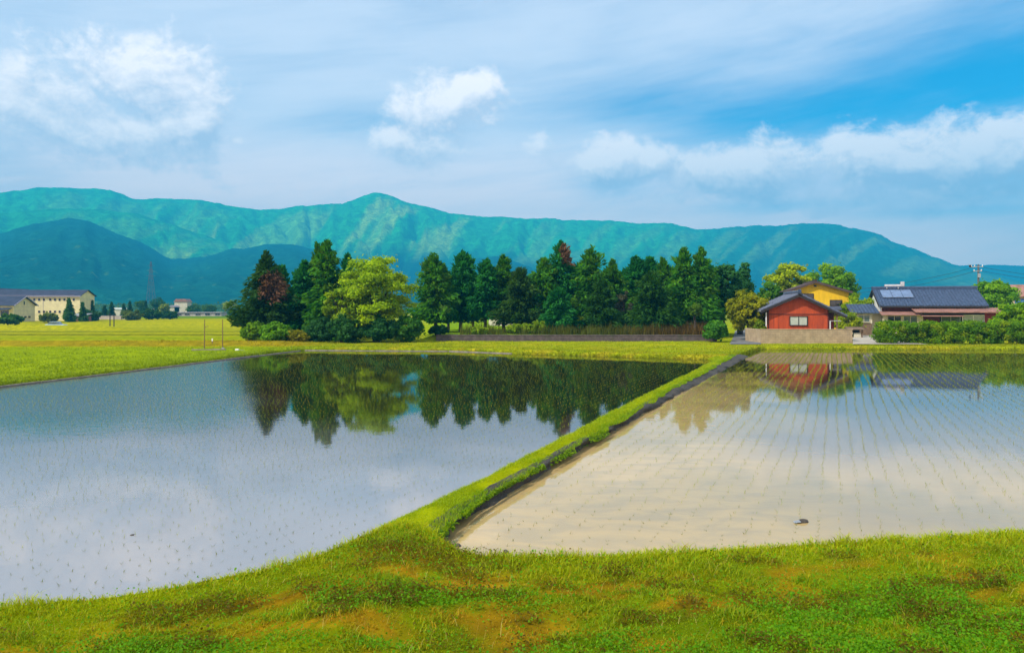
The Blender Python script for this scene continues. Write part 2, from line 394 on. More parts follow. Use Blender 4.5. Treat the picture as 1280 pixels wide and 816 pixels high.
# dike between the two paddies
ys = np.concatenate([np.linspace(8.6, 20, 86), np.linspace(20.3, 47.5, 80)])
xl, xq, xm = xr(_rl, ys), xr(_rr, ys), xr(_rm, ys)
wob = (fbm(ys * 1.6, ys * 0, 4, 3) - .5)
xl = xl + wob * .08; xm = xm + (fbm(ys * 1.1, ys * 0 + 4, 4, 8) - .5) * .16
top = .15 + (fbm(ys * .9, ys * 0 + 9, 3, 6) - .5) * .10
prof = [(xl - .30, -.15 + 0 * ys), (xl, .02 + 0 * ys), (xl + .16, top * .75), (xl * .6 + xq * .4, top + .04), (xl * .3 + xq * .7, top + .03), (xq - .10, top), (xq * .8 + xm * .2 - .05, top * .78), (xq * .3 + xm * .7, .07 + 0 * ys), (xm, .005 + 0 * ys), (xm + .25, -.15 + 0 * ys)]
V = np.stack([np.stack([a, ys, b], -1) for a, b in prof], 1)
V[:, 3:5, 2] += (fbm(V[:, 3:5, 0] * 4, V[:, 3:5, 1] * 4, 3, 9) - .5) * .07
V[:, 6:9, 0] += (fbm(V[:, 6:9, 1] * 2.4, V[:, 6:9, 2] * 12, 4, 14) - .5) * .26
def dike_col(x, y): return lerp(GREEN, YGREEN, np.clip(.25 + fbm(x * 1.2, y * .8, 3, 51) * .9, 0, 1))
fi = grid_faces(len(ys), len(prof)); mi = (np.arange(len(fi)) % (len(prof) - 1) >= 4).astype(int)
dike = link('paddy_dike', fast_mesh('paddy_dike', V, fi, [M['soil'], M['mud']], (dike_col(V[..., 0], V[..., 1]) * .65).reshape(-1, 3), True, mi))
tag(dike, 'raised grassy earth path with a dark mud side dividing the two flooded paddies', 'dike', kind='structure')

# the two water sheets; each runs a little way under its banks
def sheet(name, poly, mat, label):
    me = bpy.data.meshes.new(name); me.from_pydata([(a, b, 0) for a, b in poly], [], [tuple(range(len(poly)))]); me.materials.append(mat)
    return tag(link(name, me), label, 'water', kind='structure')
yy = np.linspace(7.5, 45.5, 30); mid = xr(_rl, yy) * .5 + xr(_rr, yy) * .5
L1 = [(float(a), float(b)) for a, b in zip(mid, yy)]
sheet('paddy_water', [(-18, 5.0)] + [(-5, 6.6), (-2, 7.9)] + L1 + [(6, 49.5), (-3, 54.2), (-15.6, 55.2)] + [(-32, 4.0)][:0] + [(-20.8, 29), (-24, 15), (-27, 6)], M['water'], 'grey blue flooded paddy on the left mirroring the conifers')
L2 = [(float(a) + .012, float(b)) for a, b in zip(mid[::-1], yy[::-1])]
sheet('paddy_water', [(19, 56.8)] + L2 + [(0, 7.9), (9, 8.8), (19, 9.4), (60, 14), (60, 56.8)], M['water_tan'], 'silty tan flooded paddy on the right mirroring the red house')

# fields beyond, one sheet whose near edge is the paddies' shore
def ground_z(x, y):
    u = x / y
    wl = sst(-u, .22, .32)
    zl = .15 + .34 * sst(y, 57.3, 58.6) * (1 - sst(y, 59.6, 61)) - .06 * sst(y, 59, 62) - 1.2 * np.clip((y - 62) / 78, 0, 1) + 1.1 * sst(y, 154, 166) + .98 * sst(-u, .50, .56) * sst(y, 133, 137) * (1 - sst(y, 139, 143))
    zl = zl + .22 * sst(y, 93, 94) * (1 - sst(y, 94.6, 96)) + .16 * sst(y, 118, 119) * (1 - sst(y, 121, 123)) + .2 * sst(y, 74, 74.7) * (1 - sst(y, 75.4, 76.4))
    wt = sst(u, -.125, -.10) * (1 - sst(u, .255, .285)) * sst(y, 64.2, 64.5)
    zr = .24 + .47 * wt - 1.3 * sst(y, 120, 220)
    return zl * wl + zr * (1 - wl)
def field_col(x, y):
    u = x / y; wl = sst(-u, .22, .30)
    n = fbm(x * .35, y * .35, 4, 61); st = fbm(x * .06 + 3, y * .8, 4, 63)
    c = lerp((.20, .27, .006), (.33, .34, .006), np.clip(n * .7 + st * .5 - .1, 0, 1))
    left = lerp((.27, .28, .003), (.37, .34, .004), st)
    near = (1 - sst(y, 55, 57.5))
    left = lerp(left, (.21, .30, .006), near * .8)
    left = lerp(left, (.24, .17, .010), sst(y, 56.8, 57.4) * (1 - sst(y, 60.5, 64)) * .75)
    left = lerp(left, (.13, .15, .010), (sst(y, 92.3, 93) * (1 - sst(y, 94.4, 95)) + sst(y, 117, 118) * (1 - sst(y, 122, 124))) * .8)
    for yb, wb in ((67.5, .35), (75, .5), (83.5, .4), (101, .7), (109, .5), (128, 1.2), (142, 1.5), (153, 1.5)):
        left = lerp(left, (.10, .16, .008), np.exp(-((y + 1.2 * (fbm(x * .08, y * 0 + yb, 2, 64) - .5) - yb) / wb) ** 2) * .7)
    left = lerp(left, (.19, .26, .006), sst(y, 66, 72) * (1 - sst(y, 88, 92)) * .5)
    left = lerp(left, (.05, .16, .01), sst(y, 215, 235) * .8)
    c = lerp(c, left, wl)
    wt = sst(u, -.125, -.10) * (1 - sst(u, .255, .285))
    c = lerp(c, (.13, .26, .008), wt * sst(y, 64, 66) * .7)
    c = lerp(c, (.42, .32, .02), sst(fbm(x * .5, y * 2.2, 4, 66), .52, .68) * (1 - wl) * (1 - sst(y, 62, 64)) * .5)
    return c
us = np.concatenate([np.linspace(-1.45, -.75, 40)[:-1], np.linspace(-.75, .75, 330), np.linspace(.75, 1.25, 24)[1:]])
tt = np.concatenate([np.linspace(0, .9, 10), .9 + np.linspace(0, 1, 150)[1:] ** 2.0 * 62, np.linspace(63.6, 130, 75), [136, 145, 160, 190, 230, 320, 480, 700]])
UU = np.repeat(us[None], len(tt), 0); Y0 = y_edge(us)[None]
YY = Y0 + tt[:, None]
stp = tt[:, None] < 62
XX = UU * YY
ZZ = ground_z(XX, YY); drop = sst(tt, -.01, .45)[:, None]
ZZ = ZZ * drop + (-.12) * (1 - drop) + (fbm(XX * .8, YY * .8, 3, 71) - .5) * .10 * sst(tt, .4, 2)[:, None]
field = link('field', fast_mesh('field', np.stack([XX, YY, ZZ], -1), grid_faces(len(tt), len(us)), M['soil'], field_col(XX, YY).reshape(-1, 3), True))
tag(field, 'yellow green mown fields with low earth bunds beyond the paddies', 'field', kind='structure')
gm = MB().add([(-5100, -390, -1.45), (5100, -390, -1.45), (5100, 4100, -1.45), (-5100, 4100, -1.45)], [(0, 1, 2, 3)]).mesh('ground', surf('far_plain', (.06, .14, .012), .95, .02, .4, .1))
tag(link('ground', gm), 'flat green plain reaching to the foot of the mountains', 'ground', kind='structure')

# ------------------------------------------------------------------ mountains
def ridge(name, prof_px, r0, R0, r1, seed, label, colf, na=520, nr=150, gully=.22, power=1.5, ripple=0.):
    pr = np.array(prof_px, float)
    az = np.linspace(R(-52), R(52), na); px = 640 + F * np.tan(az); py = np.interp(px, pr[:, 0], pr[:, 1])
    py = py + (fbm(px * .035, px * 0 + seed, 4, seed) - .5) * 5.0 + (fbm(px * .35, px * 0 + seed, 3, seed + 40) - .5) * 1.6
    tel = np.maximum((HZ - py) / F * np.cos(az), .002)                                   # tangent of the elevation of the ridge line
    s = np.linspace(0, 1.25, nr)
    AZ, S = np.meshgrid(az, s)
    warp = (fbm(AZ * 14 + 5, S * 2.2, 4, seed + 1) - .5)
    base = np.where(S < 1, S ** power, 1 - (S - 1) * 1.4)
    rid = 1 - np.abs(2 * fbm(AZ * 26 + warp * 1.2, S * 1.6 + warp, 4, seed + 2) - 1)
    rid2 = 1 - np.abs(2 * fbm(AZ * 70 + warp * 3, S * 3.4, 4, seed + 5) - 1)
    env = np.clip(S * (1.12 - S) * 3.6, 0, 1)
    H = base + env * ((rid - .62) * gully + (rid2 - .62) * gully * .5 + (fbm(AZ * 160, S * 22, 3, seed + 9) - .5) * .035)
    Rr = r0 + (R0 - r0) * S * (1 + .12 * (fbm(az * 9, az * 0, 3, seed + 4) - .5))[None]
    Hm = np.maximum(H, 0) * (R0 * tel)[None]
    el = (Hm + 0) / Rr; k_ = np.minimum(tel / np.maximum(el.max(0), 1e-6), 1.6)         # each sight line tops out at the ridge
    Hm = Hm * k_[None]
    x_, y_ = Rr * np.sin(AZ), Rr * np.cos(AZ); z_ = Hm + np.where(S < .04, -12 * (1 - S / .04), 0) + EYE * S
    o = link(name, fast_mesh(name, np.stack([x_, y_, z_], -1), grid_faces(nr, na), M['mountain'], colf(AZ, S, rid, rid2, px).reshape(-1, 3), True))
    return tag(o, label, 'mountain', kind='structure')
FOREST, MEADOW, PALE = (.006, .065, .030), (.03, .36, .06), (.44, .62, .05)
def rim_col(AZ, S, rid, rid2, px):
    f = sst(S + (fbm(AZ * 14, S * 3, 3, 77) - .5) * .5, .22, .62)
    c = lerp(FOREST, MEADOW, f)
    st = sst(fbm(AZ * 55 - S * 6, S * 1.6, 2, 78), .46, .70) * sst(S, .3, .5) * (1 - sst(S, .85, 1.0))
    P_ = px[None] + 0 * S
    st = st * (.25 + .75 * np.exp(-((P_ - 500) / 110) ** 2) + .6 * np.exp(-((P_ - 260) / 60) ** 2) * (1 - sst(S, .6, .7)) + .2 * np.exp(-((P_ - 1020) / 90) ** 2))
    c = lerp(c, np.array((.008, .085, .06)), sst(P_, 780, 980) * .8)
    return lerp(c, PALE, np.clip(st * .65, 0, 1))
def hill_col(AZ, S, rid, rid2, px):
    n = fbm(AZ * 40, S * 9, 4, 88); c = lerp((.005, .055, .045), (.012, .10, .05), n)
    return lerp(c, (.16, .30, .03), sst(fbm(AZ * 130, S * 40, 3, 91), .76, .84) * (1 - sst(S, .5, .8)) * .45)
rim = [(-900, 262), (-400, 250), (-150, 246), (0, 240), (45, 235), (95, 236), (140, 238), (168, 249), (200, 247), (240, 248), (280, 257), (330, 263), (380, 258), (430, 254), (450, 246), (470, 240.5), (490, 246), (530, 258), (560, 266), (600, 269), (650, 273), (700, 275), (740, 274), (800, 279), (840, 279), (870, 286), (920, 284.5), (960, 281.5), (1000, 279.5), (1050, 281), (1080, 287), (1100, 293), (1115, 302), (1140, 311), (1170, 322), (1200, 332), (1240, 342), (1300, 356), (1400, 372), (1600, 378), (2200, 380)]
ridge('mountain', rim, 1900, 3100, 3600, 5, 'long green mountain rim with pale grassy spurs ending in a flat topped bluff', rim_col, gully=.16, power=1.15)
spur = [(-900, 262), (-300, 268), (0, 268), (60, 262), (120, 262), (170, 268), (220, 283), (270, 298), (300, 307), (340, 330), (400, 365), (450, 384), (700, 384), (2200, 384)]
ridge('mountain', spur, 1700, 2550, 2750, 15, 'teal grassy spur in front of the rim at the left', lambda *a: rim_col(*a) * .9, gully=.15, power=1.1)
foot = [(-900, 300), (-300, 305), (-60, 296), (0, 291), (40, 281), (85, 273), (110, 277), (140, 289), (175, 303), (215, 324), (255, 322), (290, 312), (330, 306), (370, 307), (410, 316), (450, 334), (500, 352), (545, 345), (585, 325), (620, 321), (650, 329), (690, 345), (740, 360), (900, 372), (1100, 376), (2200, 378)]
ridge('hill', foot, 1000, 2000, 2150, 25, 'dark forested foothills below the mountain rim', hill_col, gully=.10, power=1.0)
farr = [(-900, 360), (900, 345), (1060, 330), (1140, 328), (1200, 330.5), (1240, 331.5), (1300, 331), (1500, 333), (2200, 340)]
ridge('mountain', farr, 3300, 3780, 3900, 35, 'low faint blue ridge far off behind the bluff at the right', hill_col, na=300, nr=60, gully=.12)

# ------------------------------------------------------------------ foliage
def cards(P, N, size, g_, aspect=.62, along=None):
    """small bent leaf clumps: one rhombus each, facing roughly along N"""
    n = len(P); N = N / np.maximum(np.linalg.norm(N, axis=1, keepdims=True), 1e-6)
    N = N + g_.normal(0, .45, (n, 3)); N /= np.linalg.norm(N, axis=1, keepdims=True)
    a = np.cross(N, g_.normal(0, 1, (n, 3)))
    if along is not None: a = along + g_.normal(0, .35, (n, 3)); N = N - a * (N * a).sum(1, keepdims=True) / (a * a).sum(1, keepdims=True); N /= np.maximum(np.linalg.norm(N, axis=1, keepdims=True), 1e-6)
    a /= np.maximum(np.linalg.norm(a, axis=1, keepdims=True), 1e-6); b = np.cross(N, a)
    s = np.asarray(size)[:, None] if np.ndim(size) else np.full((n, 1), size)
    s = s * g_.uniform(.6, 1.3, (n, 1)); dr = N * s * .25
    return np.stack([P - a * s, P - b * s * aspect + dr, P + a * s, P + b * s * aspect + dr], 1)
def leaf_obj(name, Q, col, parent):
    n = len(Q); return link(name, fast_mesh(name, Q.reshape(-1, 3), np.arange(n * 4).reshape(-1, 4), M['leaf'], np.repeat(col, 4, 0)), parent)
def clump_leaves(C, RAD, per, g_, flat=.65, up=.35):
    """leaf points through ellipsoidal clumps, with the clump index"""
    idx = np.repeat(np.arange(len(C)), per); n = len(idx)
    u = g_.normal(0, 1, (n, 3)); u /= np.linalg.norm(u, axis=1, keepdims=True)
    rad = RAD[idx][:, None] * (.35 + .65 * g_.random((n, 1)) ** .45); sc = np.array([1, 1, flat])
    return C[idx] + u * rad * sc, u + np.array([0, 0, up]), idx
def tone(idx, ncl, dark, light, g_, hue=None):
    t = np.clip(g_.random(ncl)[idx] * .7 + g_.random(len(idx)) * .35, 0, 1); c = lerp(dark, light, t)
    if hue is not None:
        q = sst(g_.random(ncl)[idx], .72, .9)[:, None] * .6; c = c * (1 - q) + np.array(hue) * q
    return c
CEDAR = ((.006, .085, .006), (.11, .32, .008)); CEDAR_B = ((.004, .075, .020), (.045, .25, .032)); OLIVE_C = ((.030, .070, .006), (.11, .20, .008))
def conifer(px, top, d, half, label, z0=None, colors=CEDAR, seed=0, low=.14, leaves=8500, brown=None, power=.72, group='conifers along the far shore', name='conifer_tree', lean=0., card=.17):
    g_ = np.random.default_rng(100 + seed); x0 = X(px, d); z0 = float(ground_z(x0, d)) if z0 is None else z0
    h = Z(top, d) - z0; r = half / F * d * (1.22 if h > 5 and d < 120 else 1)
    t = thing(name, label, 'tree', (x0, d, z0 - .05), 0, group)
    nb = int(70 + 5 * h); tb = (np.arange(nb) + g_.random(nb)) / nb; tb = tb ** 1.15
    lowz = low * h; zb = lowz + tb * (h * .985 - lowz)
    ang = np.arange(nb) * 2.39996 + g_.normal(0, .4, nb)
    irr = .52 + .95 * fbm(tb * 4.5 + seed, np.cos(ang) * 1.1 + np.sin(ang) * .7 + 3, 3, seed)   # ragged, one-sided crowns
    Rb = 1.12 * r * ((1 - tb) ** power) * (.55 + .6 * g_.random(nb)) * irr + .06
    Rb = Rb * np.where(tb < .12, .7 + 2.5 * tb, 1)
    C, RAD = [], []
    for f_, rr in ((.35, .34), (.7, .30), (1.0, .24)):
        C.append(np.stack([np.cos(ang) * Rb * f_, np.sin(ang) * Rb * f_, zb - .10 * Rb * f_ + .06 * Rb * f_ ** 2 + g_.normal(0, .08, nb)], 1)); RAD.append(.12 + rr * Rb * .95)
    C = np.concatenate(C); RAD = np.concatenate(RAD); C[:, 0] += lean * C[:, 2] + (fbm(C[:, 2] * .4, C[:, 2] * 0, 2, seed) - .5) * .4
    per = np.maximum(4, (leaves * RAD ** 1.5 / (RAD ** 1.5).sum())).astype(int)
    P_, N_, idx = clump_leaves(C, RAD, per, g_, .75, .45)
    zc = P_[:, 2] / h
    col = tone(idx, len(C), *colors, g_, OLIVE_C[1] if colors is CEDAR else None)
    outw = P_ * np.array([1, 1, 0]); outw = outw / np.maximum(np.linalg.norm(outw, axis=1, keepdims=True), .05); outw[:, 2] = np.where(zc > .8, 1.2, -.25)
    Q = cards(P_, N_, card * 1.35, g_, .36, outw)
    if brown:                                     # a dead, rust-coloured stretch of the crown
        bx, bz, brx, brz = brown
        q = ((P_[:, 0] - bx * r) / (brx * r)) ** 2 + ((zc - bz) / brz) ** 2 + g_.normal(0, .15, len(P_)) < 1
        leaf_obj('crown', Q[~q], col[~q], t)
        b_ = leaf_obj('dead_foliage', Q[q], lerp((.10, .045, .022), (.27, .13, .07), g_.random(q.sum())), t); b_['label'] = 'dead rust brown branches'
    else: leaf_obj('crown', Q, col, t)
    tk = MB(); k_ = 9; pts = [(lean * h * i / k_ + (vnoise(h * i / k_ * .4, 0, seed) - .5) * .1, 0, h * .97 * i / k_) for i in range(k_ + 1)]
    tk.tube(pts, [.022 * h * (1 - i / k_) ** .8 + .02 for i in range(k_ + 1)], 7)
    for j in range(0, nb, max(1, nb // 22)):
        tk.tube([(lean * zb[j], 0, zb[j] - .1), (math.cos(ang[j]) * Rb[j] * .8 + lean * zb[j], math.sin(ang[j]) * Rb[j] * .8, zb[j] - .06 * Rb[j])], [.03, .012], 4)
    tk.build('trunk', M['bark'], t)
    return t
def broadleaf(px, top, d, half, bottom, label, colors, z0=None, seed=0, leaves=9000, group=None, name='broadleaf_tree', cat='tree', clumps=60, cr=.27, flat=.6, card=.17, depth=1., hue=None, trunk=True, trunk_r=None, shape=1.0):
    g_ = np.random.default_rng(300 + seed); x0 = X(px, d); z0 = float(ground_z(x0, d)) if z0 is None else z0
    ztop, zbot = Z(top, d) - z0, max(Z(bottom, d) - z0, .0); r = half / F * d; hh = (ztop - zbot) / 2; zc = (ztop + zbot) / 2
    t = thing(name, label, cat, (x0, d, z0 - .03), 0, group)
    u = g_.normal(0, 1, (clumps, 3)); u /= np.linalg.norm(u, axis=1, keepdims=True)
    q = (.35 + .65 * g_.random((clumps, 1)) ** .5) * (.70 + .55 * fbm(u[:, 0] * 1.6 + seed, u[:, 2] * 1.6 + u[:, 1], 2, seed))[:, None]   # lobed outline
    C = u * q * np.array([r * (1 - cr * .75), r * depth * (1 - cr * .75), hh * (1 - cr * .55)]); C[:, 2] = np.sign(C[:, 2]) * np.abs(C[:, 2] / hh) ** shape * hh + zc
    RAD = min(r, hh * 1.4) * cr * g_.uniform(.65, 1.3, clumps)
    per = np.maximum(6, leaves * RAD ** 2 / (RAD ** 2).sum()).astype(int)
    P_, N_, idx = clump_leaves(C, RAD, per, g_, flat, .5)
    sc_ = g_.random(len(P_)) < .22                    # loose leaves between the clumps
    P_[sc_] += g_.normal(0, 1, (sc_.sum(), 3)) * (RAD[idx[sc_]] * .3)[:, None]
    P_[:, 2] = np.maximum(P_[:, 2], .04)
    leaf_obj('crown' if cat == 'tree' else 'foliage', cards(P_, N_, card, g_), tone(idx, clumps, *colors, g_, hue), t)
    if trunk:
        tk = MB(); tr = trunk_r or .035 * ztop; zt = max(zbot + .25 * hh, .5)
        tk.tube([(0, 0, 0), (.05 * r * g_.normal(), 0, zt * .5), (.06 * r * g_.normal(), 0, zt), (0, 0, zc + hh * .4)], [tr * 1.3, tr, tr * .85, tr * .25], 8)
        for j in range(0, clumps, max(1, clumps // 16)):
            c = C[j]; tk.tube([(0, 0, min(zt * .95, c[2] * .8)), (c[0] * .45, c[1] * .45, (zt + c[2]) * .5 + .1 * hh), tuple(c)], [tr * .5, tr * .3, tr * .1], 5)
        tk.build('trunk' if cat == 'tree' else 'stem', M['bark'], t)
    return t

# left cluster beside the shore
conifer(331, 313, 66, 27, 'pointed conifer at the left end of the trees, brown dead patch on its right side', seed=1, brown=(.45, .60, .55, .17), colors=((.012, .055, .006), (.05, .12, .012)), low=.2, leaves=9500)
conifer(352, 331, 70, 15, 'slim dark conifer half hidden behind the conifer with the brown patch', seed=2, colors=CEDAR_B, low=.15)
conifer(379, 324, 67, 20, 'dark conifer left of the tallest twin topped pair', seed=3, colors=CEDAR_B, low=.04, leaves=9500)
conifer(399, 302, 68, 20, 'left and thinner of the tall twin conifers beside the yellow green tree', seed=4, colors=CEDAR, low=.05, leaves=9500)
conifer(409, 297, 66, 25, 'right and taller of the twin conifers beside the yellow green tree', seed=5, colors=CEDAR, low=.06, leaves=11000)
conifer(434, 316, 72, 16, 'conifer showing only its tip behind the yellow green tree', seed=6, colors=CEDAR_B)
YEL = ((.17, .30, .003), (.46, .60, .005))
broadleaf(470, 313, 63, 60, 416, 'large spreading yellow green broadleaf tree among the dark conifers', YEL, seed=7, leaves=24000, clumps=105, cr=.19, flat=.42, hue=(.10, .17, .004), card=.12, trunk_r=.22)
broadleaf(428, 352, 61.5, 24, 408, 'smaller fresh green tree spreading left under the yellow green tree', ((.11, .22, .004), (.34, .44, .006)), seed=8, leaves=7000, clumps=70, cr=.24, flat=.45, card=.15, group=None)
# row behind the low wall
row = [(545, 316, 72, 21, 'first conifer of the row behind the low wall, right of the yellow green tree', CEDAR, .17),
       (576, 313, 74, 26, 'broad dark bluish conifer second in the row behind the low wall', CEDAR_B, .18),
       (606, 323, 72, 17, 'narrow conifer third in the row standing before the pale house', CEDAR_B, .24),
       (629, 318, 73, 19, 'conifer with bare lower trunk in front of the pale house', CEDAR, .30),
       (651, 333, 71, 20, 'short rounded olive green conifer between the pale house and the brown topped tree', ((.016, .06, .006), (.06, .13, .012)), .20),
       (677, 322, 72, 20, 'conifer at the left shoulder of the brown topped tree', CEDAR, .14),
       (699, 299, 73, 29, 'tallest conifer of the row with a dead rust brown top on its right', CEDAR_B, .08),
       (740, 309, 72, 27, 'tall dark conifer just right of the brown topped tree', CEDAR, .09),
       (768, 323, 74, 20, 'conifer behind the grey bare branches in the middle of the row', CEDAR, .12),
       (793, 320, 76, 19, 'bluish conifer left of the low bushy conifer in the row', CEDAR_B, .12),
       (812, 320, 77, 17, 'thin conifer behind the low bushy conifer in the row', CEDAR_B, .12),
       (831, 322, 76, 17, 'conifer between the low bushy one and the double topped pair', CEDAR, .12),
       (856, 309, 72, 23, 'left tree of the double topped pair near the right end of the row', CEDAR, .08),
       (874, 308, 73, 22, 'right tree of the double topped pair near the right end of the row', CEDAR, .08)]
for i, (px, top, d, hw, lab, colr, lo) in enumerate(row):
    conifer(px, top, d, hw, lab, seed=20 + i, colors=colr, low=lo, leaves=8500 if hw < 24 else 10500, brown=(.42, .86, .42, .14) if px == 699 else None, power=(.50, .66, .58, .74, .54)[i % 5], lean=(-.018, .012, .02, -.01)[i % 4])
conifer(816, 339, 68.5, 26, 'low bushy mid green conifer in front of the row', seed=50, colors=((.014, .07, .006), (.05, .14, .012)), low=.06, leaves=9500, power=.5)
conifer(752, 350, 68.5, 20, 'low mid green conifer at the foot of the tree right of the brown top', seed=51, colors=((.014, .07, .006), (.045, .13, .012)), low=.1, power=.5)
conifer(699, 360, 68.5, 19, 'low bluish conifer under the brown topped tree', seed=52, colors=CEDAR_B, low=.14, power=.5)
back = [(560, 338, 79, 20, 'conifer seen between the first and second of the row'), (591, 340, 79, 18, 'conifer seen between the second and third of the row'), (663, 345, 79, 18, 'conifer seen behind the short olive green one'),
        (719, 331, 79, 22, 'conifer filling the gap right of the brown topped tree'), (756, 338, 80, 20, 'conifer in the back right of the tall one by the brown top'), (783, 336, 80, 20, 'conifer in the back above the grey bare branches'),
        (844, 333, 80, 20, 'conifer in the back left of the double topped pair'), (889, 331, 80, 22, 'conifer in the back right of the double topped pair'), (804, 345, 80, 22, 'conifer in the back behind the low bushy one')]
for i, (px, top, d, hw, lab) in enumerate(back): conifer(px, top, d, hw, lab, seed=210 + i, colors=(CEDAR, CEDAR_B)[i % 2], low=.26, leaves=6000, power=.6)
SOFT = ((.016, .085, .020), (.06, .20, .04))
broadleaf(903, 323, 76, 30, 402, 'soft rounded dark green tree at the right end of the row', SOFT, seed=60, leaves=10000, clumps=80, cr=.22)
broadleaf(925, 328, 79, 22, 395, 'dark tree behind the round olive tree beside the lane', SOFT, seed=61, leaves=7500, clumps=60, cr=.22)
broadleaf(779, 360, 70, 13, 405, 'half bare grey branched tree in the middle of the row', ((.05, .06, .035), (.12, .12, .07)), seed=62, leaves=1500, clumps=34, cr=.2, group=None)
# trees round the houses
broadleaf(935, 364, 66, 29, 412, 'round domed olive yellow tree beside the lane', ((.17, .21, .004), (.38, .36, .008)), z0=.24, seed=70, leaves=10000, clumps=90, cr=.2, card=.13, shape=.8)
broadleaf(986, 327, 96, 27, 380, 'light yellow green tree behind the red house', ((.20, .30, .003), (.50, .56, .006)), z0=.2, seed=71, leaves=8000, clumps=64, cr=.22, card=.2, hue=(.05, .14, .008))
broadleaf(962, 350, 92, 20, 392, 'dark green tree between the olive dome and the light yellow green tree', ((.04, .15, .004), (.14, .30, .008)), z0=.2, seed=72, leaves=5000, clumps=40, cr=.25)
broadleaf(1036, 325, 100, 35, 392, 'tall mid green broadleaf tree rising behind the yellow house', ((.07, .22, .004), (.25, .43, .008)), z0=.2, seed=73, leaves=9500, clumps=70, cr=.22, card=.2)
broadleaf(1071, 366, 80, 19, 402, 'small bright green tree between the yellow house and blue roofed house', ((.15, .28, .004), (.40, .50, .008)), z0=.25, seed=74, leaves=6000, clumps=44, cr=.25, card=.14)
broadleaf(1058, 390, 74, 20, 416, 'bushy yellow green shrub behind the red house porch', ((.14, .24, .004), (.40, .44, .008)), z0=.25, seed=75, leaves=4500, clumps=40, cr=.28, name='garden_shrub', cat='shrub', card=.12)
broadleaf(1242, 350, 92, 31, 390, 'rounded green tree behind the right end of the blue roofed house', ((.07, .23, .005), (.25, .45, .010)), z0=.2, seed=76, leaves=9500, clumps=70, cr=.22, card=.18)
broadleaf(1270, 377, 64, 29, 414, 'light green bush tree behind the hedge at the right edge', ((.10, .26, .004), (.30, .46, .008)), z0=.25, seed=77, leaves=8000, clumps=60, cr=.22, card=.13)
broadleaf(950, 398, 63, 9, 421, 'small upright shrub at the left end of the block wall', ((.08, .17, .004), (.24, .28, .008)), z0=.24, seed=78, leaves=2600, clumps=26, cr=.34, name='garden_shrub', cat='shrub', card=.10)
broadleaf(895, 400, 62.5, 18, 425, 'glossy bright green bush at the right end of the low wall', ((.03, .13, .008), (.11, .30, .02)), z0=.24, seed=79, leaves=3800, clumps=40, cr=.28, name='garden_shrub', cat='shrub', card=.16)
broadleaf(868, 376, 66, 11, 395, 'small light green bush tree in front of the soft rounded tree', ((.06, .14, .008), (.14, .24, .02)), seed=80, leaves=2500, clumps=24, cr=.32, card=.12)
# undergrowth of the left cluster
under = [(318, 402, 61, 21, 431, 'leafy bush at the foot of the leftmost conifer', ((.06, .17, .004), (.20, .35, .010))),
         (345, 402, 60, 24, 431, 'large bright bush left of the dark thicket', ((.06, .20, .004), (.20, .40, .010))),
         (371, 412, 60, 17, 432, 'dry olive bush right of the large bright bush', ((.14, .15, .006), (.30, .28, .012))),
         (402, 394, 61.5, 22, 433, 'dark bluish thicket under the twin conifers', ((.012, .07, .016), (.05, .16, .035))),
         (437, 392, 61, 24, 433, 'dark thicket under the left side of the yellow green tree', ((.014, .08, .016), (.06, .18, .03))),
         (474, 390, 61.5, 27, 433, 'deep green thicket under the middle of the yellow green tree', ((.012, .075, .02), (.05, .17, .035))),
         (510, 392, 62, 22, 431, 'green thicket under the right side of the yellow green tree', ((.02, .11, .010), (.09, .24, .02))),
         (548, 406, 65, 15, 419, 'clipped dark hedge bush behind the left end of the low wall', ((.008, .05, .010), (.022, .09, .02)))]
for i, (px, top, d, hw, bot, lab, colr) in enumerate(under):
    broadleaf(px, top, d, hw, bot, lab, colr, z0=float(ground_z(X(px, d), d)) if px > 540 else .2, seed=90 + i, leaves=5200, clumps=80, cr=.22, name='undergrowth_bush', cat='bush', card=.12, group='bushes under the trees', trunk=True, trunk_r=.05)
scrub = [(600, 408, 66, 15, 'low bright scrub left of the pale house'), (648, 403, 68, 17, 'yellow green scrub right of the pale house'), (672, 400, 67, 14, 'scrub left of the reeds behind the low wall'),
         (722, 390, 69.5, 13, 'light green sapling bush left of the reeds'), (765, 388, 69.5, 14, 'light green sapling bush among the reeds'), (800, 398, 69, 14, 'low scrub in the middle of the reeds'), (842, 400, 69, 14, 'olive scrub near the right end of the reeds')]
for i, (px, top, d, hw, lab) in enumerate(scrub):
    broadleaf(px, top, d, hw, 417, lab, ((.09, .20, .004), (.32, .42, .008)), seed=110 + i, leaves=2800, clumps=44, cr=.26, name='scrub_bush', cat='bush', card=.13, group='scrub behind the low wall', trunk_r=.04)

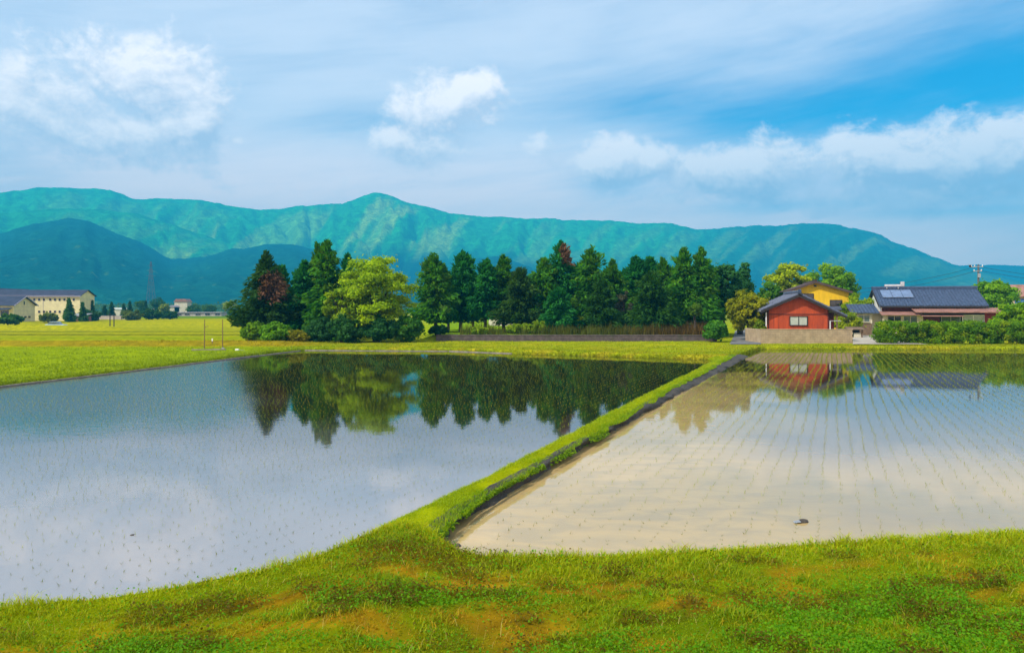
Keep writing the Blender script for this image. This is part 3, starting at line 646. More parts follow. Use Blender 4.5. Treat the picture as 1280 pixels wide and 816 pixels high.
# ------------------------------------------------------------------ blades: grass, reeds, rice
def blades(P, h, w, lean, g_, bend=.5):
    n = len(P); a = g_.uniform(0, 2 * np.pi, n); sd = np.stack([np.cos(a), np.sin(a), 0 * a], 1); b = g_.uniform(0, 2 * np.pi, n)
    ld = np.stack([np.cos(b), np.sin(b), 0 * b], 1) * (lean * h)[:, None]; up = np.zeros((n, 3)); up[:, 2] = h; wv = sd * w[:, None]
    mid = P + up * .55 + ld * .35
    V_ = np.stack([P - wv, P + wv, mid - wv * .8, mid + wv * .8, P + up * (1 - .25 * np.minimum(lean, 1.5)[:, None]) + ld], 1)
    i = np.arange(n)[:, None] * 5
    return V_.reshape(-1, 3), np.concatenate([i + [[0, 1, 3]], i + [[0, 3, 2]], i + [[2, 3, 4]]], 1).reshape(-1, 3)
def blade_obj(name, P, h, w, lean, col, g_, label=None, cat=None, parent=None, kind='stuff'):
    V_, T = blades(P, h, w, lean, g_)
    o = link(name, fast_mesh(name, V_, T, M['grass'], np.repeat(col, 5, 0)), parent); return tag(o, label, cat, None, kind)

g1 = np.random.default_rng(11)
def bank_points(n, tmax=6.0, bias=1.0):
    x = g1.uniform(-10.5, 12.0, n); t = g1.random(n) ** bias * (tmax + .35) - .35; y = y_crest(x) - t
    k_ = (np.abs(x / np.maximum(y, .1)) < 1.25) & (y > 3.2); return x[k_], y[k_], t[k_]
x, y, t = bank_points(400000, 5.2)
dry, clo, wd = bank_mix(x, y); keep = g1.random(len(x)) > dry * .55 + wd * .3 + clo * .25; x, y, t, dry, clo, wd = (a[keep] for a in (x, y, t, dry, clo, wd))
col = lerp(GREEN * .8, YGREEN * .85, np.clip(fbm(x * 1.1, y * 1.7, 4, 41) * .8 + g1.normal(0, .22, len(x)), 0, 1))
col = lerp(col, YGREEN * 1.05, np.exp(-(t / .45) ** 2) * .7)
col = lerp(col, ORANGE, np.clip(dry * g1.random(len(x)) * 1.5 + (g1.random(len(x)) > .92) * .7, 0, 1)); col = lerp(col, CLOVER, clo * .55 * g1.random(len(x))); col = lerp(col, BROWN, wd * (g1.random(len(x)) < .45) * .8)
tuft = fbm(x * 3.1, y * 3.1, 3, 81)
h = (.020 + .105 * sst(tuft, .38, .78) * g1.random(len(x)) ** 1.2 + .075 * np.exp(-(t / .32) ** 2) * g1.random(len(x)) * (.5 + tuft)) * (1 - .35 * dry)
blade_obj('grass', np.stack([x, y, bank_z(x, y) - .005], 1), h, .0028 + .0025 * g1.random(len(x)), .35 + .9 * g1.random(len(x)), col, g1, 'short yellow green grass with dry patches covering the foreground bank', 'grass')
# broad-leaved weeds and clover
x, y, t = bank_points(480000, 5.2); dry, clo, wd = bank_mix(x, y)
keep = g1.random(len(x)) < clo * .75 + wd * .28 + .035; x, y, t, clo, wd = (a[keep] for a in (x, y, t, clo, wd)); n = len(x)
hz = (.02 + .075 * g1.random(n) * (.4 + fbm(x * 2.5, y * 2.5, 3, 95))); nn = np.stack([g1.normal(0, .3, n), g1.normal(-.15, .3, n), np.ones(n)], 1)
Q = cards(np.stack([x, y, bank_z(x, y) + hz], 1), nn, .007 + .009 * g1.random(n), g1, .75)
col = lerp(CLOVER * .75, (.17, .36, .006), g1.random(n)); col = lerp(col, (.12, .062, .006), np.where(g1.random(n) < wd * .75, .9, 0))
o = leaf_obj('clover', Q, col, None); tag(o, 'bright green clover and brown dying weeds in patches over the foreground bank', 'weeds', None, 'stuff')
# dead stalks standing out of the turf
x, y, t = bank_points(5200, 5.0); n = len(x)
blade_obj('dead_stalks', np.stack([x, y, bank_z(x, y) - .005], 1), .06 + .10 * g1.random(n) ** 2, .0014 + .0008 * g1.random(n), .2 + 1.1 * g1.random(n), lerp((.30, .17, .02), (.55, .45, .12), g1.random(n)), g1, 'thin straw coloured dead stalks scattered through the bank grass', 'stalks')
# dike grass
def dike_pts(n):
    y_ = 8.3 + 38.5 * g1.random(n) ** 1.7; a, b = xr(_rl, y_), xr(_rr, y_); f_ = g1.random(n); x_ = a + (b - a) * f_ * (.82 + .25 * vnoise(y_ * 1.7, 0, 5)) - .04
    return x_, y_, f_, .04 + .14 * sst(f_, 0, .35)
x, y, f_, z = dike_pts(95000); n = len(x); sc = np.clip(y / 14, .8, 2.6)
col = lerp(GREEN, YGREEN, np.clip(.2 + fbm(x * 1.2, y * .8, 3, 51) * .8 + g1.normal(0, .2, n), 0, 1)); col = lerp(col, CLOVER * .8, sst(f_, .6, .9) * g1.random(n) * .8)
h = (.022 + .075 * g1.random(n) ** 1.5 * fbm(x * 2.5, y * 2.5, 3, 52) * 1.6) * np.clip(sc, .8, 1.4)
blade_obj('grass', np.stack([x, y, z - .02], 1), h, .0035 * sc, .4 + .7 * g1.random(n), col, g1, 'bright grass growing along the top of the dike', 'grass')
y = 8.6 + 9 * g1.random(5200) ** 1.3; b = xr(_rr, y); m_ = xr(_rm, y); x = b + (m_ - b) * (g1.random(5200) * .8 - .5); keep = fbm(y * 2.6 + 3, (x - b) * 3, 4, 55) + g1.normal(0, .05, len(y)) > .47; x, y, b = x[keep], y[keep], b[keep]; n = len(x)
Q = cards(np.stack([x - .05, y, .15 - .2 * np.maximum(x - b, 0) / .3 + .05 * g1.random(n) ** 2], 1), np.tile([.4, -.3, .9], (n, 1)), .012 + .018 * g1.random(n), g1, .7)
o = leaf_obj('weeds', Q, lerp((.07, .17, .005), (.26, .38, .010), g1.random(n)), None); tag(o, 'leafy green weeds hanging over the mud side of the dike', 'weeds', None, 'stuff')
# tufts on the far shore and fields
n = 90000; u = g1.uniform(-.78, .85, n); ye = y_edge(u); y = ye + g1.random(n) ** 2 * 26 + .12; x = u * y; col = field_col(x, y) * g1.uniform(.75, 1.2, (n, 1)); keep = ~((y > 58.8) & (u > .27)); x, y, u, ye, col = x[keep], y[keep], u[keep], ye[keep], col[keep]; n = len(x)
h = (.07 + .10 * g1.random(n) * fbm(x * .9, y * .9, 3, 57) * 1.4) ; z = ground_z(x, y) * sst(y - ye, -.01, .45) - .03
blade_obj('grass', np.stack([x, y, z], 1), h, .012 + .014 * g1.random(n), .4 + .6 * g1.random(n), col, g1, 'yellow green meadow grass along the far shore and left field', 'grass')
# dry reeds behind the low wall
n = 4200; px = np.concatenate([g1.uniform(690, 885, n), g1.uniform(575, 690, n // 5)]); n = len(px); y = g1.uniform(65.2, 69, n); x = X(px, y)
dens = fbm(px * .05, y * .4, 3, 58); keep = dens > .32; x, y, px, dens = x[keep], y[keep], px[keep], dens[keep]; n = len(x)
col = lerp((.10, .12, .010), (.14, .075, .018), sst(px, 740, 860) * .8 + g1.random(n) * .2) * g1.uniform(.6, 1.25, (n, 1))
blade_obj('reeds', np.stack([x, y, ground_z(x, y) - .02], 1), (.45 + .7 * g1.random(n)) * (.5 + dens), .022 + 0 * x, .10 + .15 * g1.random(n), col, g1, 'tall dry brownish reeds standing behind the low wall', 'reeds')

# rice: rows parallel to the dike
row_dir = np.array([.44, 1.]); row_dir /= np.linalg.norm(row_dir); row_nrm = np.array([row_dir[1], -row_dir[0]])
def rice_points(side):
    a, b = np.meshgrid(np.arange(-190, 190) * .285, np.arange(0, 420) * .19)
    a = a + g1.normal(0, .014, a.shape) + (fbm(b * .12, a * .9, 3, 17) - .5) * .22; b = b + g1.normal(0, .03, b.shape) + g1.uniform(0, .19, (1, a.shape[1]))
    p = a.ravel()[:, None] * row_nrm + b.ravel()[:, None] * row_dir
    x_, y_ = p.T; u_ = x_ / np.maximum(y_, .1); ok = (y_ > 5) & (y_ < y_edge(np.clip(u_, -1.4, 1.2)) - .5) & (np.abs(u_) < .80) & (y_ > y_crest(x_) + .75)
    ok &= (x_ < xr(_rl, y_) - .45) if side < 0 else (x_ > xr(_rm, y_) + .55)
    if side < 0: ok &= x_ > np.interp(y_, [5, 28.9, 54], [-25, -19.3, -14.6])
    else: ok &= ~((y_ < 13.5) & (g1.random(len(x_)) < .25))
    ok &= g1.random(len(x_)) > .08
    return x_[ok], y_[ok]
def seedling_mesh(seed):
    g_ = np.random.default_rng(seed); k_ = 4; P_ = np.stack([g_.normal(0, .008, k_), g_.normal(0, .008, k_), np.full(k_, -.02)], 1)
    V_, T = blades(P_, g_.uniform(.045, .085, k_), np.full(k_, .0022), g_.uniform(.3, .9, k_), g_)
    return fast_mesh('rice_seedling', V_, T, M['grass'], lerp((.10, .13, .012), (.22, .24, .02), g_.random(len(V_))))
seedlings = [seedling_mesh(s) for s in range(8)]
for side, lab, wh in ((-1, 'small rice seedling standing in the grey water of the left paddy', 'left'), (1, 'small rice seedling standing in the tan silty water of the right paddy', 'right')):
    x, y = rice_points(side); inview = np.abs(x / y) < .70; dd = np.hypot(x, y) + np.where(inview, 0, 999); order = np.argsort(dd)
    for j, i in enumerate(order[:148]):
        o = link('rice_seedling', seedlings[j % 8]); o.location = (x[i], y[i], 0); o.rotation_euler = (0, 0, g1.uniform(0, 6.28)); s_ = g1.uniform(.75, 1.15); o.scale = (s_, s_, s_)
        tag(o, lab, 'seedling', 'rice seedlings nearest the bank in the %s paddy' % wh)
    x, y = x[order[148:]], y[order[148:]]; k_ = np.where(y < 26, 3, 2 if side < 0 else 3); x, y = np.repeat(x, k_), np.repeat(y, k_); n = len(x); fat = np.clip(y / 14, 1, 2.2)
    hg = 1 + (-.1 if side < 0 else .12) * sst(y, 22, 34); col = lerp((.15, .19, .008), (.36, .38, .012), g1.random(n))
    blade_obj('rice_seedlings', np.stack([x + g1.normal(0, .012, n), y + g1.normal(0, .012, n), np.full(n, -.01)], 1), g1.uniform(.05, .09, n) * hg, .0017 * fat * hg, .3 + .6 * g1.random(n), col, g1,
              'rows of young rice reaching across the %s paddy' % wh, 'rice')
# the fallen clods in the water
def clod(px, py, sx, sy, sz, label, mat, seed, name):
    g_ = np.random.default_rng(seed); x0, y0 = W(px, py, 0); m_ = MB(); nseg = 12; rings = []
    t = thing(name, label, 'clod' if 'clod' in name else 'leaf', (x0, y0, 0), .3)
    vs, fs = [], []
    for i in range(6):
        ph = (i / 5 - .3) * math.pi / 2 / .7
        for j in range(nseg):
            a = 2 * math.pi * j / nseg; rr = max(math.cos(ph), .05) * (1 + .35 * (vnoise(j * .9, i * .8, seed) - .5)); vs.append((sx * rr * math.cos(a), sy * rr * math.sin(a), sz * math.sin(ph)))
    for i in range(5):
        for j in range(nseg): fs.append((i * nseg + j, i * nseg + (j + 1) % nseg, (i + 1) * nseg + (j + 1) % nseg, (i + 1) * nseg + j))
    fs.append(tuple(5 * nseg + j for j in range(nseg))); fs.append(tuple(range(nseg - 1, -1, -1)))
    m_.add(vs, fs).build('lump', mat, t)
    return t
t = clod(1003, 652.5, .10, .05, .05, 'dark wet clod lying in the silty right paddy', M['mud'], 4, 'mud_clod')
MB().add([(-.16, -.03, .012), (-.06, -.05, .02), (-.02, .02, .03), (-.12, .05, .014), (-.07, -.01, .045)], [(0, 1, 4), (1, 2, 4), (2, 3, 4), (3, 0, 4), (0, 3, 2, 1)]).build('wet_scrap', M['steel'], t)
t = clod(165, 668.5, .026, .012, .014, 'tiny black leaf floating alone in the left paddy', M['mud'], 5, 'floating_leaf')
MB().add([(-.03, 0, .004), (.0, -.012, .008), (.045, 0, .016), (.0, .012, .008), (.005, 0, -.004)], [(0, 1, 2, 3), (0, 4, 1), (1, 4, 2), (2, 4, 3), (3, 4, 0)]).build('leaf_blade', M['mud'], t)
for i, px in enumerate((543, 556, 572, 632)):
    clod(px, (672, 679, 682, 690)[i], [.05, .07, .045, .035][i], .05, .035, ['dark clod at the foot of the dike corner', 'flat dark clod left of the knobbly one on the bank edge', 'knobbly dark clod on the bank edge by the silty paddy', 'dark clod at the waterline right of the dike corner'][i], M['mud'], 30 + i, 'earth_clod')

# ------------------------------------------------------------------ kerb of concrete lengths along the shore
kerb = thing('concrete_kerb', 'weathered concrete kerb in short lengths edging the left paddy', 'kerb'); kerb['kind'] = 'structure'
def kerb_line(px0, py0, px1, py1, n, wdt=.09, z1=.055):
    a, b = Vector((*W(px0, py0, 0), 0)), Vector((*W(px1, py1, 0), 0)); dr = (b - a).normalized(); L = (b - a).length / n
    me = MB().box(0, L - .03, -.02, wdt, -.12, z1).mesh('kerb_length', M['concrete'], .01)
    for i in range(n):
        o = link('kerb_length', me, kerb); o.location = a + dr * L * i + Vector((0, 0, random.uniform(-.015, .012))); o.rotation_euler = (0, 0, math.atan2(dr.y, dr.x) + random.uniform(-.004, .004))
kerb_line(-120, 498.6, 376, 438.6, 15); kerb_line(381, 438.2, 560, 439.3, 6); kerb_line(561, 439.3, 640, 442.2, 3)

# ------------------------------------------------------------------ low wall before the trees
def block_wall(name, label, a, b, h0, thick, bl, bh, mblock, mcore, z0, end_h=None, return_len=0, cap=True):
    a, b = Vector(a), Vector(b); L = (b - a).length
    t = thing(name, label, 'wall', (a.x, a.y, z0), math.atan2(b.y - a.y, b.x - a.x))
    MB().box(.02, L - .02, .015, thick - .015, -.3, h0 - .02).build('core', mcore, t)
    m_ = MB(); nr = max(1, round(h0 / bh)); bh = h0 / nr; g_ = random.Random(5)
    for r_ in range(nr):
        x0 = -(r_ % 2) * bl / 2
        while x0 < L:
            xa, xb = max(x0, 0), min(x0 + bl, L)
            if xb - xa > .05: m_.box(xa + .006, xb - .006, g_.uniform(-.006, .004), thick, r_ * bh + .005, (r_ + 1) * bh - .006)
            x0 += bl
    o = m_.build('block', mblock, t); o['kind'] = 'stuff'
    if cap: MB().box(-.02, L + .02, -.025, thick + .025, h0, h0 + .07).build('coping', mblock, t, .01)
    if return_len: MB().box(0, thick, thick + .003, return_len, -.2, h0 + .05).build('return_wall', mblock, t, .008)
    return t
d_ = 64.0
block_wall('retaining_wall', 'long low purplish brown block wall below the row of conifers', (X(545, d_), d_), (X(893, d_), d_ - .4), .60, .25, .6, .2, M['wallstone'], M['mortar'], .12)
d_ = 59.8
block_wall('garden_wall', 'tan concrete block wall in front of the red house', (X(951, d_), d_), (X(1066, d_), d_), 1.12, .16, .40, .19, M['block'], M['mortar'], .21, return_len=4)

# ------------------------------------------------------------------ lane and drive (thin sheets on the ground)
def lay(name, poly, mat, label, dz=.02):
    """paved sheet draped over the ground: poly is a list of left/right point pairs"""
    vs, fs = [], []; n = 0
    for i in range(len(poly) - 1):
        for k_ in range(9):
            f_ = k_ / 8
            if k_ == 8 and i < len(poly) - 2: continue
            a = Vector(poly[i][0]).lerp(Vector(poly[i + 1][0]), f_); b = Vector(poly[i][1]).lerp(Vector(poly[i + 1][1]), f_)
            for j in range(9):
                q = a.lerp(b, j / 8); vs.append((q.x, q.y, float(ground_z(q.x, q.y)) + dz + .035))
            n += 1
    for i in range(n - 1):
        for j in range(8): fs.append((i * 9 + j, i * 9 + j + 1, i * 9 + j + 10, i * 9 + j + 9))
    return tag(MB().add(vs, fs).build(name, mat), label, 'road', kind='structure')
lay('lane', [(W(912, 430.6, .26), W(951, 430.6, .26)), (W(917, 421, .26), W(951, 421, .26)), (W(919, 414, .26), W(948, 414, .26)), (W(926, 411, .26), W(946, 411, .26))], M['asphalt'], 'grey lane running back beside the red house')
lay('driveway', [(W(1066, 430.9, .26), W(1160, 430.9, .26)), (W(1066, 425, .26), W(1118, 427, .26)), (W(1060, 419, .26), W(1092, 419, .26)), (W(1052, 414, .26), W(1084, 414, .26))], M['pave'], 'pale concrete drive between the block wall and the hedge', .045)

# ------------------------------------------------------------------ houses
def slab(m_, p0, p1, y0, y1, th, axis='y'):
    """sloping roof slab from low edge p0 to high edge p1 (x,z), along y"""
    m_.prism([p0, p1, (p1[0], p1[1] + th), (p0[0], p0[1] + th)], y0, y1, axis); return m_
def tile_ribs(p0, p1, a0, a1, pitch, mat, parent, rad=.045, axis='y', courses=None):
    """rolled tile rows running up the slope, in stepped courses; joined since each is a few pixels"""
    m_ = MB(); n = int((a1 - a0) / pitch); p0, p1 = Vector(p0), Vector(p1); L = (p1 - p0).length; courses = courses or max(3, int(L / .34)); nrm = Vector((-(p1 - p0).y, (p1 - p0).x)).normalized()
    if nrm.y < 0: nrm = -nrm
    for i in range(n + 1):
        a = a0 + (a1 - a0) * i / n
        for c in range(courses):
            q0 = p0.lerp(p1, c / courses); q1 = p0.lerp(p1, (c + 1) / courses); b0, b1 = q0 + nrm * (rad * .55 + .02), q1 + nrm * rad * .2
            if axis == 'y': m_.add([(q0.x, a - rad, q0.y), (q0.x, a + rad, q0.y), (b0.x, a, b0.y + rad * .5), (q1.x, a - rad, q1.y), (q1.x, a + rad, q1.y), (b1.x, a, b1.y + rad * .5)], [(0, 1, 2), (0, 2, 5, 3), (1, 4, 5, 2)])
            else: m_.add([(a - rad, q0.x, q0.y), (a + rad, q0.x, q0.y), (a, b0.x, b0.y + rad * .5), (a - rad, q1.x, q1.y), (a + rad, q1.x, q1.y), (a, b1.x, b1.y + rad * .5)], [(0, 1, 2), (0, 2, 5, 3), (1, 4, 5, 2)])
    o = m_.build('roof_tiles', mat, parent); o['kind'] = 'stuff'; return o
def window(parent, x0, x1, z0, z1, y, glass, frame, panes=2, fw=.05, depth=.06, sill=True):
    """framed window on a wall whose outer face is at y (facing -y)"""
    f_ = MB(); f_.box(x0 - fw, x0, y - depth, y + .02, z0, z1).box(x1, x1 + fw, y - depth, y + .02, z0, z1).box(x0 - fw, x1 + fw, y - depth - .003, y + .02, z1, z1 + fw)
    f_.box(x0 - fw, x1 + fw, y - depth - (.04 if sill else .003), y + .02, z0 - fw, z0)
    w_ = (x1 - x0) / panes
    for i in range(1, panes): f_.box(x0 + w_ * i - .025, x0 + w_ * i + .025, y - depth + .01, y + .02, z0, z1)
    o = f_.build('window', frame, parent)
    for i in range(panes): MB().box(x0 + w_ * i + (.025 if i else 0), x0 + w_ * (i + 1) - (.025 if i < panes - 1 else 0), y - .03 + (.015 if i % 2 else 0), y - .005, z0, z1).build('pane', glass, o)
    return o

# red house
d_ = 62.6
H_ = thing('red_house', 'small red walled house with a blue grey tiled gable roof behind the block wall', 'house', (X(998, d_), d_, .25), R(-12))
MB().prism([(-2.4, 0), (2.35, 0), (2.35, 2.86), (0, 3.9), (-2.4, 2.86)], 0, 7, 'y').build('wall', M['red_wall'], H_)
MB().box(-2.42, 2.37, -.025, -.001, 2.28, 2.36).build('belt_rail', M['red_dark'], H_)
MB().box(-2.44, -2.36, -.03, .1, 0, 2.8).box(2.31, 2.39, -.03, .1, 0, 2.8).build('corner_post', M['red_dark'], H_)
m_ = MB()
for i in range(1, 12): m_.box(-2.4 + i * .395 - .006, -2.4 + i * .395 + .006, -.008, -.0005, 0, 2.27)
m_.build('wall_seam', M['red_dark'], H_)['kind'] = 'stuff'
rl, rr_ = ((-3.12, 2.62), (0, 4.02)), ((3.75, 2.14), (0, 4.02))
r_ = slab(slab(MB(), *rl, -.55, 7.5, .09), *rr_, -.548, 7.5, .09).build('roof', M['blue_grey_tile'], H_)
tile_ribs((rl[0][0], rl[0][1] + .09), (rl[1][0], rl[1][1] + .09), -.5, 7.45, .28, M['blue_grey_tile'], r_); tile_ribs((rr_[0][0], rr_[0][1] + .09), (rr_[1][0], rr_[1][1] + .09), -.5, 7.45, .28, M['blue_grey_tile'], r_)
MB().box(-.16, .16, -.6, 7.55, 4.08, 4.26).tube([(0, -.68, 4.24), (0, 7.6, 4.24)], .13, 8).build('ridge_cap', M['blue_grey_tile'], r_)
MB().box(-.13, .13, -.72, -.6, 4.06, 4.42).build('ridge_end_tile', M['blue_tile'], r_, .03)
b_ = MB(); b_.prism([(-3.1, 2.42), (-3.1, 2.62), (0, 4.0), (0, 3.78)], -.54, -.47, 'y'); b_.prism([(3.7, 1.98), (3.7, 2.14), (0, 4.0), (0, 3.78)], -.538, -.47, 'y'); b_.build('barge_board', M['dark'], H_)
MB().prism([(-3.0, 2.44), (-2.42, 2.66), (-2.42, 2.56), (-3.0, 2.36)], -.4, 7.2, 'y').build('soffit', M['dark'], H_)
window(H_, -.66, .68, 1.42, 2.12, 0, M['glass_pale'], M['dark'], 2, .06, .07)
MB().tube([(-2.62, -.2, 0), (-2.62, -.2, 2.5)], .05, 8).build('downpipe', M['white'], H_); MB().tube([(2.5, -.12, 0), (2.5, -.12, 1.75)], .045, 8).build('downpipe', M['white'], H_)
MB().box(2.37, 3.0, .9, 6.8, 0, 2.45).build('porch_wall', M['red_dark'], H_)
MB().box(2.95, 3.05, -.3, -.2, 0, 2.35).build('porch_post', M['wood'], H_); MB().box(2.4, 3.3, -.34, -.28, 1.75, 1.81).build('porch_rail', M['steel'], H_)
MB().box(2.5, 2.95, .86, .899, .0, 1.9).build('door', M['maroon'], H_)
MB().tube([(-3.15, -.5, 2.60), (-3.15, 7.4, 2.58)], .05, 8).build('gutter', M['steel'], H_)

# yellow house
d_ = 82.; H_ = thing('yellow_house', 'two storey yellow ochre house with a brown gable roof behind the red house', 'house', (X(1019, d_), d_, .25), R(-14))
MB().prism([(-2.5, 0), (3.45, 0), (3.45, 4.65), (0, 5.74), (-2.5, 4.88)], 0, 8, 'y').build('wall', M['yellow_wall'], H_)
r_ = slab(slab(MB(), (-3.0, 4.72), (0, 5.76), -.5, 8.4, .10), (3.75, 4.57), (0, 5.76), -.498, 8.4, .10).build('roof', M['dark_roof'], H_)
MB().prism([(-3.0, 4.58), (-3.0, 4.74), (0, 5.78), (0, 5.62)], -.54, -.501, 'y').prism([(3.75, 4.43), (3.75, 4.59), (0, 5.78), (0, 5.62)], -.538, -.501, 'y').build('barge_board', M['dark_roof'], H_)
MB().box(-.14, .14, -.56, 8.4, 5.84, 5.95).build('ridge_cap', M['dark_roof'], r_)
window(H_, -1.32, -.2, 3.72, 4.42, 0, M['glass_dark'], M['dark'], 2, .05, .07); window(H_, 1.55, 2.72, 3.16, 3.70, 0, M['glass_dark'], M['dark'], 2, .05, .07)
MB().box(-.14, .14, -.05, -.002, 5.2, 5.4).build('gable_vent', M['dark'], H_)
MB().prism([(-1.0, 2.75), (-1.0, 2.63), (.3, 3.05), (.3, 3.17)], 1.2, 4.2, 'x').build('lower_roof', M['blue_grey_tile'], H_)

# blue roofed house
d_ = 74.; H_ = thing('blue_roofed_house', 'long single storey house with a blue tiled roof, rust lean-to and maroon end wall', 'house', (X(1160, d_), d_, .28), R(-16))
MB().box(-4.0, 5.2, 1.2, 7.8, 0, 3.0).build('wall', M['red_dark'], H_)
MB().prism([(1.0, 0), (7.9, 0), (7.9, 3.0), (4.4, 4.62), (1.0, 3.0)], -4.12, -4.003, 'x').build('gable_wall', M['white'], H_)
r_ = slab(slab(MB(), (.6, 3.0), (4.4, 4.78), -4.32, 5.55, .09, 'x'), (8.2, 3.0), (4.4, 4.78), -4.318, 5.55, .09, 'x').build('roof', M['blue_tile'], H_)
tile_ribs((.6, 3.09), (4.4, 4.87), -4.24, 5.45, .30, M['blue_tile'], r_, .06, 'x')
MB().box(-4.36, 5.6, 4.25, 4.55, 4.82, 4.98).tube([(-4.40, 4.4, 5.0), (5.63, 4.4, 5.0)], .12, 8).build('ridge_cap', M['blue_tile'], r_)
MB().prism([(.6, 2.86), (4.4, 4.64), (4.4, 4.82), (.6, 3.06)], -4.38, -4.322, 'x').prism([(8.2, 2.86), (4.4, 4.64), (4.4, 4.82), (8.2, 3.06)], -4.378, -4.322, 'x').build('barge_board', M['dark'], H_)
MB().box(-4.25, 5.5, .55, .62, 2.86, 3.02).build('fascia', M['dark'], H_)
lr = MB(); slab(lr, (-.75, 2.42), (1.19, 2.80), -1.35, 7.65, .05, 'x'); lo = lr.build('lean_to_roof', M['rust_roof'], H_)
m_ = MB()
for i in range(40): xx = -1.3 + i * .228; m_.hexa([(xx, -.75, 2.471), (xx + .05, -.75, 2.471), (xx + .05, 1.18, 2.851), (xx, 1.18, 2.851)], [(xx, -.75, 2.5), (xx + .05, -.75, 2.5), (xx + .05, 1.18, 2.88), (xx, 1.18, 2.88)])
m_.build('sheet_rib', M['rust_roof'], lo)['kind'] = 'stuff'
MB().box(-1.35, 7.65, -.8, -.75, 2.36, 2.46).build('eave_board', M['rust_roof'], H_)
slab(MB(), (-.7, 2.10), (1.18, 2.46), -4.35, -.85, .05, 'x').build('side_awning', M['rust_roof'], H_)
slab(MB(), (-1.0, 1.98), (-.06, 2.12), -.75, 3.0, .05, 'x').build('porch_awning', M['rust_roof'], H_)
MB().box(-4.1, -.75, 0, 1.18, 0, 2.2).build('front_wall', M['cream'], H_)
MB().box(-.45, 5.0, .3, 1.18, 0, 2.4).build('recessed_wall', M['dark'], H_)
MB().box(5.0, 7.1, -.02, 1.9, 0, 2.38).build('maroon_wall', M['maroon'], H_)
MB().box(-.75, -.45, -.05, .3, 0, 2.2).build('corner_pier', M['cream'], H_)
window(H_, -3.65, -2.45, 1.35, 2.0, 0, M['glass_dark'], M['cream'], 2); window(H_, -2.2, -1.0, 1.2, 2.0, 0, M['glass'], M['cream'], 2)
MB().box(-.4, 1.1, .24, .298, .0, 2.0).build('door', M['red_dark'], H_)
window(H_, 1.3, 2.9, .5, 2.0, .3, M['glass'], M['steel'], 2); window(H_, 3.1, 4.95, .9, 2.1, .1, M['glass_pale'], M['white'], 2)
MB().box(5.9, 6.3, -.06, -.021, 1.4, 2.0).build('wall_panel', M['maroon'], H_)
# annex
MB().box(-6.75, -5.05, .3, 3.5, 1.25, 2.3).build('annex_wall', M['cream'], H_)
MB().box(-6.7, -5.1, .34, 3.4, 0, 1.248).build('annex_base', M['wood'], H_)
MB().box(-5.05, -4.125, 1.2, 3.5, 0, 2.5).build('link_wall', M['cream'], H_)
r2 = slab(MB(), (-.2, 2.28), (3.0, 3.16), -7.15, -4.45, .08, 'x').build('annex_roof', M['blue_tile'], H_)
tile_ribs((-.2, 2.36), (3.0, 3.24), -7.1, -4.5, .30, M['blue_tile'], r2, .06, 'x')
window(H_, -6.35, -5.3, 1.42, 2.05, .3, M['glass'], M['cream'], 2)
# solar water heater stands on the roof: a thing of its own
t = thing('solar_water_heater', 'solar water heater panels with a pale tank on the blue tiled roof', 'solar heater', H_.location, H_.rotation_euler.z)
def on_roof(y, off): k_ = (4.78 - 3.0) / 3.8; return 3.1 + (y - .6) * k_ + off
for i in range(3):
    xa = -3.72 + i * .98; MB().hexa([(xa, 2.1, on_roof(2.1, .10)), (xa + .94, 2.1, on_roof(2.1, .10)), (xa + .94, 3.7, on_roof(3.7, .10)), (xa, 3.7, on_roof(3.7, .10))], [(xa, 2.1, on_roof(2.1, .18)), (xa + .94, 2.1, on_roof(2.1, .18)), (xa + .94, 3.7, on_roof(3.7, .18)), (xa, 3.7, on_roof(3.7, .18))]).build('panel', M['solar'], t)
MB().tube([(-3.1, 4.5, 5.18), (-1.2, 4.5, 5.18)], .16, 10).build('tank', M['tank'], t); MB().box(-1.55, -1.2, 4.3, 4.7, 5.1, 5.62).build('header_box', M['tank'], t, .03)
MB().box(-3.0, -2.92, 4.0, 4.8, 4.86, 5.05).box(-1.9, -1.82, 4.0, 4.8, 4.86, 5.05).build('bracket', M['steel'], t)

# open woodshed by the drive
d_ = 70.; t = thing('wood_shed', 'small open lean-to shed with a plank roof beside the drive', 'shed', (X(1070, d_), d_, .25), R(-10))
for xx in (-.55, .55):
    for yy in (0, .9): MB().box(xx - .05, xx + .05, yy, yy + .1, 0, .82 + .12 * (yy > 0)).build('post', M['wood'], t)
slab(MB(), (-.25, .80), (1.2, .98), -.75, .75, .06, 'x').build('roof', M['wood'], t); MB().box(-.5, .5, .86, .9, 0, .8).build('back_wall', M['dark'], t); MB().box(-.15, .45, .05, .45, 0, .5).build('crate', M['cream'], t, .02)

# the pale house behind the conifers
d_ = 100.; t = thing('pale_house', 'pale beige house partly hidden behind the trunks of the conifers', 'house', (X(636, d_), d_, .1), .1)
MB().prism([(-2.3, 0), (2.3, 0), (2.3, 2.6), (0, 3.4), (-2.3, 2.6)], 0, 6, 'y').build('wall', M['cream'], t)
slab(slab(MB(), (-2.7, 2.5), (0, 3.45), -.3, 6.3, .1), (2.7, 2.5), (0, 3.45), -.299, 6.3, .1).build('roof', M['dark_roof'], t); window(t, -.6, .5, 1.1, 1.9, 0, M['glass'], M['dark'], 2)

